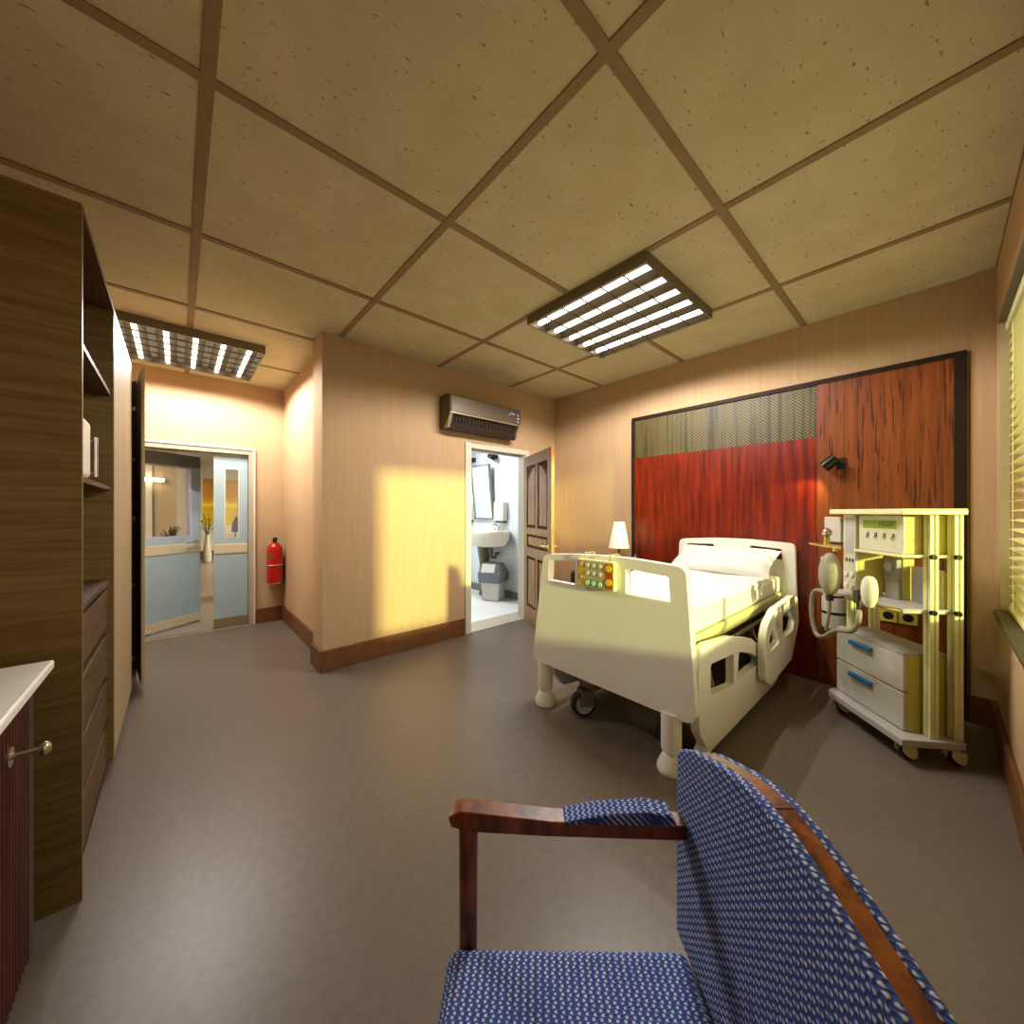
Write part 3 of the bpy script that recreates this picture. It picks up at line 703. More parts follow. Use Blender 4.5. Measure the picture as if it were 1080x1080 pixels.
# ---------------------------------------------------------------- air conditioner
ac = thing('air_conditioner', 'bronze split air conditioner on the tan wall above the bathroom door', 'air conditioner', (2.58, YA, 2.24))
def YZprof(mb, pts, x0, x1): return mb.prism(pts, [], x0, x1, T_YZ)
AX0, AX1 = 2.09, 3.07
YZprof(MB(), [(3.513, 2.60), (3.36, 2.60), (3.32, 2.585), (3.31, 2.57), (3.31, 2.40), (3.36, 2.385), (3.44, 2.26), (3.513, 2.25)], AX0, AX1).build('body', M['acbody'], ac, .004)
YZprof(MB(), [(3.312, 2.582), (3.300, 2.572), (3.300, 2.405), (3.312, 2.400)], AX0 + .012, AX1 - .004).build('front_panel', M['acbody'], ac, .003)
YZprof(MB(), [(3.325, 2.402), (3.298, 2.402), (3.298, 2.390), (3.325, 2.387)], AX0, AX1).build('chrome_strip', M['actrim'], ac, .001)
YZprof(MB(), [(3.330, 2.386), (3.306, 2.386), (3.365, 2.255), (3.42, 2.245), (3.43, 2.262)], AX0 + .0, AX0 + .035).build('end_cap', M['actrim'], ac, .004)
YZprof(MB(), [(3.330, 2.386), (3.306, 2.386), (3.365, 2.255), (3.42, 2.245), (3.43, 2.262)], AX1 - .03, AX1).build('end_cap', M['actrim'], ac, .004)
vt = MB()
for k in range(22):
    x = AX0 + .06 + k * (AX1 - AX0 - .12) / 21
    YZprof(vt, [(3.345, 2.384), (3.335, 2.384), (3.372, 2.30), (3.385, 2.31)], x - .003, x + .003)
vt.build('vent_fins', M['acdark'], ac)
YZprof(MB(), [(3.350, 2.384), (3.346, 2.384), (3.39, 2.30), (3.40, 2.30)], AX0 + .035, AX1 - .03).build('vent_recess', M['acdark'], ac)
YZprof(MB(), [(3.372, 2.305), (3.350, 2.292), (3.395, 2.232), (3.412, 2.240)], AX0 + .04, AX1 - .01).build('air_flap', M['acdark'], ac, .002)
for dx, dz, w_, h_ in ((.16, .02, .012, .010), (.12, .015, .014, .014), (.045, .01, .012, .016), (.045, -.03, .016, .016), (.045, -.065, .014, .010), (.18, -.0, .008, .008)):
    MB().box((AX1 - dx - w_, 3.2975, 2.495 + dz), (AX1 - dx + w_, 3.301, 2.495 + dz + h_)).build('indicator', M['aclight'], ac)

# ---------------------------------------------------------------- fire extinguisher
fe = thing('fire_extinguisher', 'red fire extinguisher hanging in the corner beside the corridor door', 'fire extinguisher', (.905, 5.44, .5))
Te = Matrix.Translation((.905, 5.44, 0))
MB().lathe([(.0, .50), (.078, .50), (.086, .52), (.086, .90), (.078, .945), (.055, .975), (.026, .988), (.022, 1.0)], 28, Te).build('cylinder_body', M['red'], fe)
MB().cyl((.905, 5.44, .995), (.905, 5.44, 1.03), .024).box((.88, 5.40, 1.028), (.93, 5.46, 1.05)).box((.895, 5.33, 1.045), (.915, 5.45, 1.056)).box((.895, 5.34, 1.018), (.915, 5.42, 1.028)).build('valve', M['black'], fe, .003)
Tl = [(.0865 * math.cos(a), .0865 * math.sin(a)) for a in [math.radians(195 + 8 * k) for k in range(8)]]
q = MB(); vs = [(.905 + x, 5.44 + y, .79) for x, y in Tl] + [(.905 + x, 5.44 + y, .87) for x, y in Tl]; q.add(vs, [(k, k + 1, k + 9, k + 8) for k in range(7)]); q.build('label', M['extlabel'], fe)
br = MB(); br.tube([(.905 + .09 * math.cos(a), 5.44 + .09 * math.sin(a), .72) for a in [2 * PI * k / 24 for k in range(24)]], .006, 6, closed=True)
br.box((.895, 5.525, .48), (.915, 5.55, .80)); br.box((.85, 5.38, .490), (.96, 5.545, .499)); br.tube([(.985, 5.44, .5), (.985, 5.44, .72)], .004, 6)
br.build('bracket', M['chrome'], fe)

# ---------------------------------------------------------------- wooden wall panel behind the bed
wp = thing('bed_wall_panel', 'large dark framed wood panel with woven strip on the wall behind the bed', 'wall panel', (XR, 1.1, 0))
PY0, PY1, PZ1, PS = -.13, 2.30, 2.432, .647
f = MB(); f.box((XR - .04, PY0, PZ1 - .035), (XR, PY1, PZ1)).box((XR - .04, PY0, .0), (XR, PY0 + .055, PZ1 - .035)).box((XR - .04, PY1 - .035, .0), (XR, PY1, PZ1 - .035))
f.build('frame', M['panel_frame'], wp, .003)
MB().box((XR - .025, PS, 1.975), (XR, PY1 - .035, PZ1 - .035)).build('woven_strip', M['weave'], wp)
MB().box((XR - .027, PS, .0), (XR, PY1 - .035, 1.975)).build('red_veneer', M['redwood'], wp)['label'] = 'glossy red mahogany veneer'
MB().box((XR - .034, PY0 + .055, .0), (XR, PS, PZ1 - .035)).build('brown_veneer', M['redwood2'], wp, .002)['label'] = 'brown veneer with dark vertical streaks'

# reading lamp on the panel
rl = thing('reading_lamp', 'small black adjustable reading lamp on the brown wood wall panel', 'lamp', (XR - .034, .50, 1.74))
MB().box((XR - .048, .465, 1.70), (XR - .034, .525, 1.79)).build('base', M['black'], rl, .002)
MB().cyl((XR - .046, .50, 1.745), (XR - .09, .505, 1.745), .009).build('arm', M['black'], rl)
hd0, hd1 = Vector((3.782, .515, 1.785)), Vector((3.766, .60, 1.705))
dd = (hd1 - hd0).normalized(); Th = Matrix.Translation(hd0) @ dd.to_track_quat('Z', 'Y').to_matrix().to_4x4()
MB().lathe([(.030, 0), (.043, .006), (.043, .10), (.038, .10), (.036, .03), (.0, .03)], 24, Th, cap=False).build('lamp_head', M['blackgloss'], rl)
lb = MB().ell(hd0 + dd * .06, (.022, .022, .022), 12, 8).build('bulb', mat('reading_bulb', (255, 230, 180), .5, emit=(255, 205, 120), estr=30, var=.01), rl)

# ---------------------------------------------------------------- wardrobe (left)
WF = -.25; WY0, WY1, WH = 2.0, 4.42, 2.457
wd = thing('wardrobe', 'tall oak wardrobe with open shelves, beige doors and one door ajar', 'wardrobe', (XL + .3, 3.2, 0))
cc = MB(); X0 = XL + .005
cc.box((X0, WY0, .0), (WF, WY0 + .02, WH)); cc.box((X0, 2.89, .06), (WF, 2.91, WH)); cc.box((X0, 3.955, .06), (WF - .022, 3.975, WH - .02)); cc.box((X0, WY1 - .02, 0), (WF, WY1, WH))
cc.build('side_panels', M['wardrobe'], wd)
MB().box((X0, WY0 + .02, WH - .025), (WF, 2.89, WH)).box((X0, 2.91, WH - .02), (WF - .022, WY1 - .02, WH)).build('top_panel', M['wardrobe_in'], wd)
MB().box((X0, WY0 + .02, 0), (X0 + .01, WY1 - .02, WH - .03)).build('back_panel', M['wardrobe_in'], wd)
MB().box((X0 + .01, WY0 + .02, .0), (WF - .03, WY1 - .02, .06)).build('plinth', M['panel_frame'], wd)
for z in (1.98, 1.482, 1.0):
    MB().box((X0 + .01, WY0 + .02, z), (WF - .012, 2.89, z + .02)).build('shelf', M['wardrobe_in'], wd)
for k in range(4):
    z0 = .07 + k * .235
    dr = MB().box((WF - .55, WY0 + .025, z0), (WF - .02, 2.885, z0 + .195)).build('drawer', M['wardrobe_drawer'], wd, .003)
for a, b in ((2.91, 3.43), (3.435, 3.955)):
    MB().box((WF - .02, a + .002, .065), (WF, b, WH)).build('door', M['wardrobe_door'], wd, .0015)
for z in (.7, 1.35, 1.95):
    MB().box((X0 + .01, 3.975, z), (WF - .06, WY1 - .02, z + .018)).build('shelf', M['wardrobe_in'], wd)
# ajar door
dy = WY1 - .01; L_ = .455; th_ = math.radians(6.5)
Tw = Matrix.Translation((WF, dy, .065)) @ Matrix.Rotation(th_, 4, 'Z')
MB().box((-.0, -L_, 0), (.018, 0, WH - .07), Tw).build('door', M['wardrobe_door'], wd, .0015)['label'] = 'last door, standing ajar'
MB().box((-.002, -L_ + .003, .003), (-.0001, -.003, WH - .073), Tw).build('door_lining', M['wardrobe_door'], wd)
for z in (.15, .75, 1.3, 1.78, 2.2): MB().box((WF - .05, dy - .03, z), (WF - .006, dy - .010, z + .035)).build('hinge', M['nickel'], wd)
# white box with chrome handle on the shelf
kb = thing('shelf_box', 'white rounded box with a chrome bar on the wardrobe shelf', 'box', (-.40, 2.2, 1.502))
MB().box((-.50, 2.06, 1.503), (-.262, 2.29, 1.735)).build('body', M['whiteplastic'], kb, .02, segs=3)
MB().cyl((-.262, 2.40, 1.52), (-.262, 2.40, 1.69), .008).tube([(-.262, 2.40, 1.535), (-.32, 2.39, 1.535), (-.32, 2.28, 1.535)], .006, 8).tube([(-.262, 2.40, 1.675), (-.32, 2.39, 1.675), (-.32, 2.28, 1.675)], .006, 8).build('bar_handle', M['chrome'], kb)

# ---------------------------------------------------------------- low cabinet and worktop (front left)
cb_ = thing('base_cabinet', 'dark red reeded wood cabinet with round nickel knobs at the lower left', 'cabinet', (-.6, 1.0, 0))
MB().box((XL + .005, -.2, .08), (-.335, 1.76, .888)).build('body', M['cabinet_red'], cb_)
MB().box((XL + .005, -.18, .0), (-.38, 1.74, .08)).build('plinth', M['black'], cb_)
MB().box((-.338, 1.715, .085), (-.315, 1.765, .888)).build('corner_stile', M['acdark'], cb_, .003)
for k in range(3):
    a = -.19 + k * .635; b = a + .625
    dm = MB(); dm.box((-.336, a, .10), (-.322, b, .865))
    for j in range(24):
        y = a + (j + .5) * (b - a) / 24; dm.cyl((-.322, y, .105), (-.322, y, .86), .009, 8)
    dd_ = dm.build('door', M['cabinet_red'], cb_)
    ky = b - .07 if k != 1 else a + .07
    if k == 2: ky = 1.535
    kz = .758
    MB().cyl((-.314, ky, kz), (-.309, ky, kz), .024, 24).cyl((-.309, ky, kz), (-.262, ky, kz), .0075).ell((-.256, ky, kz), (.012, .017, .017)).build('knob', M['nickel'], dd_)
wt = MB().box((XL + .003, -.215, .888), (-.283, 1.812, .915)).build('worktop', M['counter'], None, .006, segs=3)
tag(wt, 'white worktop lying on the dark red cabinet at the left edge', 'worktop')

# ---------------------------------------------------------------- hospital bed
bed = thing('hospital_bed', 'cream plastic adjustable hospital bed with lowered side rails', 'bed', (2.9, 1.34, 0))
def roundrect(pts, r=.03, n=4):
    out = []
    m = len(pts)
    for i in range(m):
        p = Vector(pts[i]); a = Vector(pts[i - 1]); b = Vector(pts[(i + 1) % m])
        da = (a - p); db = (b - p); ra = min(r, da.length * .45); rb = min(r, db.length * .45)
        s0 = p + da.normalized() * ra; s1 = p + db.normalized() * rb
        for k in range(n + 1):
            t = k / n; q = s0 * (1 - t) ** 2 + p * 2 * t * (1 - t) + s1 * t * t; out.append((q.x, q.y))
    return out
# footboard (y,z outline)
fo = roundrect([(1.945, .33), (1.93, .305), (.83, .300), (.795, .335), (.845, 1.065), (.875, 1.088), (1.15, 1.104), (1.30, 1.106), (1.50, 1.100), (1.80, 1.078), (1.843, 1.055)], .03)
fh = [roundrect([(1.80, .895), (1.56, .895), (1.56, 1.045), (1.79, 1.038)], .012, 3), roundrect([(1.19, .898), (.925, .893), (.935, 1.030), (1.19, 1.045)], .012, 3)]
MB().prism(fo, fh, 1.93, 1.985, T_YZ).build('footboard', M['bed'], bed, .014, segs=4)
ho = roundrect([(1.76, .50), (.76, .50), (.775, 1.085), (.80, 1.11), (1.10, 1.128), (1.38, 1.128), (1.70, 1.105), (1.725, 1.08)], .035)
hh_ = [roundrect([(1.66, .98), (1.40, .98), (1.40, 1.07), (1.65, 1.06)], .012, 3), roundrect([(1.10, .965), (.86, .965), (.865, 1.06), (1.10, 1.075)], .012, 3)]
MB().prism(ho, hh_, 3.79, 3.84, T_YZ).build('headboard', M['bed'], bed, .013, segs=4)
# bumper feet
for y in (.935, 1.90 - .09):
    pass
for (x, y) in ((1.96, .935), (1.975, 1.865)):
    MB().lathe([(.051, .315), (.052, .31), (.052, .118), (.048, .108), (.036, .104), (.034, .096), (.046, .088), (.070, .035), (.073, .012), (.068, .0)], 28, Matrix.Translation((x, y, 0))).build('leg', M['bed'], bed)
# deck and frame
dk = MB()
prof = [(.862, .700), (.862, .672), (.872, .66), (.885, .61), (.93, .575), (1.70, .575), (1.745, .61), (1.758, .66), (1.768, .672), (1.768, .700)]
YZprof(dk, prof, 1.99, 3.785); dk.build('mattress_deck', M['deck'], bed, .006)
un = MB(); un.box((2.02, .98, .50), (3.78, 1.06, .575)).box((2.02, 1.56, .50), (3.78, 1.64, .575)).box((2.45, .95, .40), (2.55, 1.68, .50)).box((3.3, .95, .40), (3.4, 1.68, .50))
un.box((2.15, .87, .16), (3.72, .94, .235)).box((2.15, 1.68, .16), (3.72, 1.75, .235)).box((2.2, .94, .16), (2.3, 1.68, .23)).box((3.55, .94, .16), (3.65, 1.68, .23))
un.box((2.06, 1.50, .18), (2.2, 1.63, .31)).build('chassis', M['bedmetal'], bed, .006)
for x in (2.45, 3.3):
    for y in (1.0, 1.55): MB().box((x, y, .21), (x + .08, y + .07, .42)).build('lift_column', M['bedmetal'], bed, .004)
MB().cyl((2.3, 1.31, .22), (3.35, 1.31, .42), .025).build('lift_motor', M['bedmetal'], bed)
# long low side cover on the near side
MB().prism(roundrect([(2.02, .03), (3.5, .03), (3.68, .09), (3.70, .20), (2.25, .20), (2.04, .08)], .03), [], .84, .868, T_XZ).build('side_cover', M['bed'], bed, .006)
# casters
def caster(x, y, r, rot, parent, m1, m2, th=.03, top=.16):
    T = Matrix.Translation((x, y, r)) @ Matrix.Rotation(rot, 4, 'Z')
    fk = MB(); fk.box((-.03, -th - .008, -.2 * r), (r * .8, -th, top - r), T).box((-.03, th, -.2 * r), (r * .8, th + .008, top - r), T).box((-.03, -th - .008, top - r - .012), (r * .8, th + .008, top - r), T)
    f_ = fk.build('caster', m1, parent, .003)
    MB().lathe([(r * .3, -th + .003), (r * .8, -th + .003), (r, -th + .010), (r, th - .010), (r * .8, th - .003), (r * .3, th - .003)], 28, T @ Matrix.Rotation(PI / 2, 4, 'X')).build('wheel', m2, f_)
    MB().lathe([(r * .62, -th + .001), (r * .72, -th - .002), (r * .72, th + .002), (r * .62, th - .001)], 28, T @ Matrix.Rotation(PI / 2, 4, 'X')).build('hub', M['chrome'], f_)
for (x, y, ro) in ((2.05, 1.585, -.55), (2.17, 1.05, -.4), (3.6, 1.05, .2), (3.6, 1.6, .1)):
    caster(x, y, .085, ro, bed, M['bedmetal'], M['rubber'], .028, .175)
# near side rails
def scl(pts, s): return [(x * s, 1.37 + (z - 1.37) * s) for x, z in pts]
s1 = .80 / .76
o1 = roundrect(scl([(1.885, .30), (1.87, .60), (1.915, .685), (1.976, .709), (2.317, .672), (2.649, .590), (2.828, .497), (2.94, .357), (2.929, .221), (2.789, .172), (2.15, .162), (1.98, .185)], s1), .03)
h1 = [roundrect(scl([(2.02, .600), (2.345, .572), (2.345, .395), (2.02, .445)], s1), .02, 3), roundrect(scl([(2.43, .560), (2.60, .515), (2.79, .435), (2.79, .40), (2.40, .404)], s1), .02, 3)]
MB().prism(o1, h1, .80, .845, T_XZ).build('side_rail', M['bed'], bed, .012, segs=4)
s2 = .745 / .76
o2 = roundrect(scl([(2.935, .53), (3.0, .612), (3.174, .678), (3.71, .7), (3.825, .66), (3.857, .464), (3.62, .21), (3.07, .175), (2.935, .24)], s2), .035)
h2 = [roundrect(scl([(3.03, .50), (3.12, .57), (3.27, .60), (3.27, .42), (3.03, .40)], s2), .02, 3), roundrect(scl([(3.36, .61), (3.70, .62), (3.72, .50), (3.66, .43), (3.36, .42)], s2), .02, 3)]
MB().prism(o2, h2, .745, .788, T_XZ).build('side_rail', M['bed'], bed, .012, segs=4)
ra = MB()
for x in (2.3, 2.7, 3.1, 3.4): ra.cyl((x, .90 if x < 3 else .90, .54), (x, .84 if x < 3 else .785, .30), .012)
ra.cyl((2.15, .895, .545), (3.6, .895, .545), .014); ra.build('rail_arms', M['bedmetal'], bed)
# far side rails
o1m = MB().prism(o1, h1, 1.79, 1.83, T_XZ).build('side_rail', M['bed'], bed, .012, segs=3)
ra2 = MB()
for x in (2.3, 2.7): ra2.cyl((x, 1.74, .54), (x, 1.80, .36), .012)
ra2.cyl((2.15, 1.745, .545), (3.6, 1.745, .545), .014); ra2.build('rail_arms', M['bedmetal'], bed)

# mattress, sheet, pillow
mt = thing('mattress', 'white sheeted mattress lying on the hospital bed', 'mattress', (2.9, 1.31, .70))
def soft(x0, x1, y0, y1, z0, z1, r, name, m, parent, nx=24, ny=12, f=None):
    vs = []; fs = []
    def zt(u, v): return z1 + (f(u, v) if f else 0)
    for i in range(nx + 1):
        for j in range(ny + 1):
            u = i / nx; v = j / ny; vs.append((x0 + (x1 - x0) * u, y0 + (y1 - y0) * v, zt(u, v)))
    k0 = len(vs)
    for i in range(nx + 1):
        for j in range(ny + 1):
            u = i / nx; v = j / ny; vs.append((x0 + (x1 - x0) * u, y0 + (y1 - y0) * v, z0))
    g_ = lambda i, j: i * (ny + 1) + j
    for i in range(nx):
        for j in range(ny):
            fs.append((g_(i, j), g_(i + 1, j), g_(i + 1, j + 1), g_(i, j + 1))); fs.append((k0 + g_(i, j), k0 + g_(i, j + 1), k0 + g_(i + 1, j + 1), k0 + g_(i + 1, j)))
    for i in range(nx):
        fs += [(g_(i, 0), k0 + g_(i, 0), k0 + g_(i + 1, 0), g_(i + 1, 0)), (g_(i, ny), g_(i + 1, ny), k0 + g_(i + 1, ny), k0 + g_(i, ny))]
    for j in range(ny):
        fs += [(g_(0, j), g_(0, j + 1), k0 + g_(0, j + 1), k0 + g_(0, j)), (g_(nx, j), k0 + g_(nx, j), k0 + g_(nx, j + 1), g_(nx, j + 1))]
    return MB().add(vs, fs).build(name, m, parent, r, segs=4)
soft(2.0, 3.78, .87, 1.76, .702, .830, .022, 'mattress_body', M['sheet'], mt)
wob = lambda u, v: .004 * math.sin(u * 23 + v * 9) + .004 * math.sin(v * 17 + u * 5) + .006 * math.sin(u * 7 + 2)
soft(2.02, 3.28, .868, 1.762, .812, .850, .016, 'top_sheet', M['sheet'], mt, 40, 20, wob)
soft(3.16, 3.36, .862, 1.768, .818, .872, .018, 'folded_sheet_edge', M['sheet'], mt, 14, 20, lambda u, v: .004 * math.sin(v * 13) - .01 * u)
plw = thing('pillow', 'plump white pillow leaning on the headboard of the bed', 'pillow', (3.6, 1.28, .83))
Tp = Matrix.Translation((3.60, 1.27, .945)) @ Matrix.Rotation(math.radians(-27), 4, 'Y')
vs = []; fs = []; nu, nv = 20, 28
for sgn in (1, -1):
    for i in range(nu + 1):
        for j in range(nv + 1):
            a = -1 + 2 * i / nu; b = -1 + 2 * j / nv
            pin = 1 - .07 * (1 - a * a) - 0; pin2 = 1 - .07 * (1 - b * b)
            th = .062 * ((1 - a ** 4) * (1 - b ** 4)) ** .55 + .002
            vs.append((a * .20 * pin2, b * .41 * pin, sgn * th + .006 * math.sin(5 * a + 3 * b)))
kk = (nu + 1) * (nv + 1); g_ = lambda i, j: i * (nv + 1) + j
for i in range(nu):
    for j in range(nv):
        fs.append((g_(i, j), g_(i + 1, j), g_(i + 1, j + 1), g_(i, j + 1))); fs.append((kk + g_(i, j), kk + g_(i, j + 1), kk + g_(i + 1, j + 1), kk + g_(i + 1, j)))
bd_ = [(i, 0) for i in range(nu + 1)] + [(nu, j) for j in range(1, nv + 1)] + [(i, nv) for i in range(nu - 1, -1, -1)] + [(0, j) for j in range(nv - 1, 0, -1)]
for i in range(len(bd_)):
    a, b = g_(*bd_[i]), g_(*bd_[(i + 1) % len(bd_)]); fs.append((a, b, b + kk, a + kk))
MB().add(vs, fs, Tp).build('pillow_case', M['sheet'], plw)

# control panel hung on the footboard
cp = thing('bed_control_panel', 'coloured button control panel hooked on the footboard of the bed', 'control panel', (1.90, 1.42, .90))
CY0, CY1, CZ0, CZ1 = 1.240, 1.508, .908, 1.078
MB().box((1.888, CY0, CZ0), (1.928, CY1, CZ1)).build('case', M['deck'], cp, .005, segs=3)
W_ = CY1 - CY0
def pad(u0, u1, v0, v1, m, nm): MB().box((1.8862, CY1 - u0 * W_, CZ0 + v0 * (CZ1 - CZ0)), (1.889, CY1 - u1 * W_, CZ0 + v1 * (CZ1 - CZ0))).build(nm, m, cp)
pad(.03, .235, .05, .95, M['ctrl_y'], 'yellow_field'); pad(.235, .77, .30, .95, M['ctrl_g'], 'grey_field'); pad(.235, .74, .05, .30, M['ctrl_gr'], 'green_field'); pad(.78, .97, .05, .93, M['ctrl_r'], 'orange_field')
def btn(u, v, r, m, ring=None):
    y = CY1 - u * W_; z = CZ0 + v * (CZ1 - CZ0)
    if ring: MB().cyl((1.8865, y, z), (1.8840, y, z), r * 1.35, 20).build('button_ring', ring, cp)
    return MB().cyl((1.8865, y, z), (1.8815, y, z), r, 18).build('button', m, cp)
for v in (.80, .52, .17):
    for u in (.31, .48, .65): btn(u, v, .0115 if v > .3 else .0145, M['ctrl_btn'])
for v in (.76, .28): btn(.875, v, .020, M['ctrl_by'])
for v, ch in ((.84, 'U'), (.36, 'D')):
    btn(.13, v, .0145, M['ctrl_btn'], M['ctrl_ring'])
    Tt = Matrix.Translation((1.8812, CY1 - .13 * W_, CZ0 + v * (CZ1 - CZ0))) @ Matrix.Rotation(-PI / 2, 4, 'Z') @ Matrix.Rotation(PI / 2, 4, 'X')
    text('button_mark', ch, .022, M['ctrl_ring'], cp, Tt)
for y in (1.275, 1.455):
    MB().tube(curve([(1.905, y, 1.06), (1.905, y, 1.112), (1.915, y, 1.118), (1.985, y, 1.118), (1.997, y, 1.110), (1.997, y, 1.06)], 4), .0045, 8).build('hook', M['brass'], cp)

# ---------------------------------------------------------------- nightstand + lamp + black bin
ns = thing('nightstand', 'brown wooden nightstand behind the bed by the wall panel', 'nightstand', (3.66, 2.28, 0))
MB().box((3.46, 2.06, .05), (3.86, 2.50, .60)).build('body', M['nightwood'], ns, .004)
MB().box((3.44, 2.04, .60), (3.868, 2.52, .63)).build('top', M['nightwood'], ns, .004)
for z in (.08, .34):
    dr = MB().box((3.445, 2.08, z), (3.461, 2.48, z + .235)).build('drawer', M['nightwood'], ns, .003)
    MB().cyl((3.446, 2.28, z + .12), (3.425, 2.28, z + .12), .012).build('knob', M['nickel'], dr)
MB().box((3.48, 2.08, 0), (3.84, 2.48, .05)).build('plinth', M['panel_frame'], ns)
tl = thing('table_lamp', 'table lamp with white conical shade on the nightstand', 'lamp', (3.65, 2.33, .63))
TL = Matrix.Translation((3.65, 2.33, 0))
MB().lathe([(.075, .63), (.075, .642), (.02, .655), (.010, .67), (.008, .98), (.008, 1.02)], 20, TL).build('stand', M['blackgloss'], tl)
MB().lathe([(.112, .975), (.056, 1.262), (.053, 1.262), (.109, .975), (.112, .975)], 28, TL, cap=False).build('lamp_shade', M['shade'], tl)
ph = thing('small_black_speaker', 'small dark rounded object on the nightstand beside the table lamp', 'ornament', (3.60, 2.10, .63)); ph.name = 'ornament'
MB().lathe([(.05, .63), (.045, .70), (.03, .76), (.035, .82), (.055, .86), (.03, .90), (.01, .925)], 16, Matrix.Translation((3.60, 2.10, 0))).build('body', M['black'], ph)
bb = thing('pedal_bin', 'tall black round-topped bin by the wall left of the nightstand', 'bin', (3.65, 2.84, 0))
MB().lathe([(.12, 0), (.13, .01), (.135, .52), (.135, .54)], 24, Matrix.Translation((3.65, 2.84, 0))).build('body', M['black'], bb)
MB().lathe([(.137, .54), (.137, .62), (.125, .655), (.08, .672), (.0, .676)], 24, Matrix.Translation((3.65, 2.84, 0)), cap=False).build('lid', M['black'], bb)

# ---------------------------------------------------------------- medical trolley
ta = math.radians(41); Tt = Matrix.Translation((2.932, .125, 0)) @ Matrix(((math.cos(ta), math.sin(ta), 0, 0), (math.sin(ta), -math.cos(ta), 0, 0), (0, 0, 1, 0), (0, 0, 0, 1)))
# local (u,v,z): u along the drawer front away from camera, v into depth
def tw(u, v, z): return tuple(Tt @ Vector((u, v, z)))
tr = thing('medical_trolley', 'cream wheeled medical trolley with shelves and two drawers by the window', 'trolley', tw(.3, .15, 0))
base = [(.0, .0), (.61, .0), (.61, .303), (0, .303)]
def plate(pts, z0, z1, m, nm, bevel=.004, parent=None):
    return MB().prism(pts, [], z0, z1, Tt).build(nm, m, parent or tr, bevel)
plate([(.0, .0), (.57, .0), (.61, .04), (.61, .303), (0, .303)], .10, .14, M['trolleygrey'], 'base_plate')
plate([(-.005, -.005), (.55, -.005), (.615, .05), (.615, .31), (-.005, .31)], 1.355, 1.388, M['trolley'], 'top_plate', .006)
plate([(.04, .03), (.385, .03), (.385, .298), (.04, .298)], 1.118, 1.134, M['trolley'], 'shelf', .003)
sh = [(.04, .035)] + [(.04 + .56 * t, .035 - .055 * math.sin(PI * t)) for t in [k / 10 for k in range(1, 10)]] + [(.60, .035), (.60, .298), (.04, .298)]
plate(sh, .812, .836, M['trolleygrey'], 'shelf', .003)
MB().tube([tw(u, v - .012, .824) for u, v in sh[:11]], .008, 8).build('shelf_rim', M['brass'], tr)
# cabinet
CU0, CU1, CV0, CV1 = .083, .60, .072, .297
MB().box((CU0, CV0 + .02, .14), (CU1, CV1, .565), Tt).build('cabinet_body', M['olive'], tr, .002)
MB().box((CU0, CV0, .565), (CU1, CV1, .58), Tt).build('cabinet_top', M['trolleygrey'], tr, .002)
for z0, z1 in ((.145, .352), (.36, .562)):
    dr = MB().box((CU0 + .002, CV0, z0), (CU1 - .002, CV0 + .021, z1), Tt).build('drawer', M['drawerfront'], tr, .003)
    zc = z1 - .045
    MB().prism([(-.022, -.012), (-.022, .008), (.0, .014), (.0, .008), (-.014, .003), (-.014, -.012)], [], .29, .465, Tt @ Matrix(((0, 0, 1, 0), (1, 0, 0, CV0), (0, 1, 0, zc), (0, 0, 0, 1)))).build('handle', M['bluehandle'], dr, .002)
# posts (ribbed extrusions)
for (u, v) in ((.045, .175), (.045, .292), (.572, .15), (.572, .285)):
    p = MB(); w = .021
    pts = [(-w, -w), (-.012, -w), (-.010, -w + .006), (-.002, -w + .006), (0, -w), (w, -w), (w, w), (-w, w), (-w, .006), (-w + .006, .004), (-w + .006, -.004), (-w, -.006)]
    p.prism([(u + a, v + b) for a, b in pts], [], .14, 1.355, Tt); po = p.build('post', M['trolley'], tr, .0015)
    if u < .1:
        for z in (1.126, .824):
            MB().cyl(tw(u - w + .002, v - .012, z), tw(u - w - .016, v - .012, z), .014, 18).build('knob', M['blackgloss'], po)
# casters
for (u, v) in ((.06, .06), (.035, .275), (.55, .06), (.55, .27)):
    x, y, _ = tw(u, v, 0)
    T = Matrix.Translation((x, y, .040)) @ Matrix.Rotation(-.68, 4, 'Z')
    fk = MB(); fk.prism([(-.030, -.016), (-.008, -.028), (.022, -.016), (.022, .03), (-.03, .064), (-.03, .04)][::1], [], -.026, -.020, T @ T_XZ)
    fk = MB()
    for s in (-.024, .018):
        fk.prism([(-.034, .016), (-.034, .060), (.010, .060), (.016, .042), (.046, .036), (.054, .006), (.048, -.022), (.024, -.030), (-.008, -.012)], [], s, s + .006, T @ T_XZ)
    fk.box((-.034, -.024, .045), (.008, .024, .060), T)
    c_ = fk.build('caster', M['trolley'], tr, .004)
    MB().lathe([(.012, -.013), (.038, -.013), (.040, -.010), (.040, .010), (.038, .013), (.012, .013)], 24, T @ Matrix.Translation((.020, 0, 0)) @ Matrix.Rotation(PI / 2, 4, 'X')).build('wheel', M['rubber'], c_)

# monitor on the upper shelf
mo = thing('vital_signs_monitor', 'box monitor with green display and four knobs on the upper trolley shelf', 'monitor', tw(.22, .18, 1.134))
MB().box((.07, .075, 1.135), (.385, .292, 1.35), Tt).build('case', M['olive'], mo, .003)
MB().box((.07, .06, 1.135), (.385, .076, 1.35), Tt).build('front_panel', M['device'], mo, .003)
MB().box((.10, .0575, 1.262), (.355, .061, 1.328), Tt).build('display_bezel', M['deck'], mo, .002)
MB().box((.108, .056, 1.272), (.347, .0585, 1.322), Tt).build('display', M['lcd'], mo)
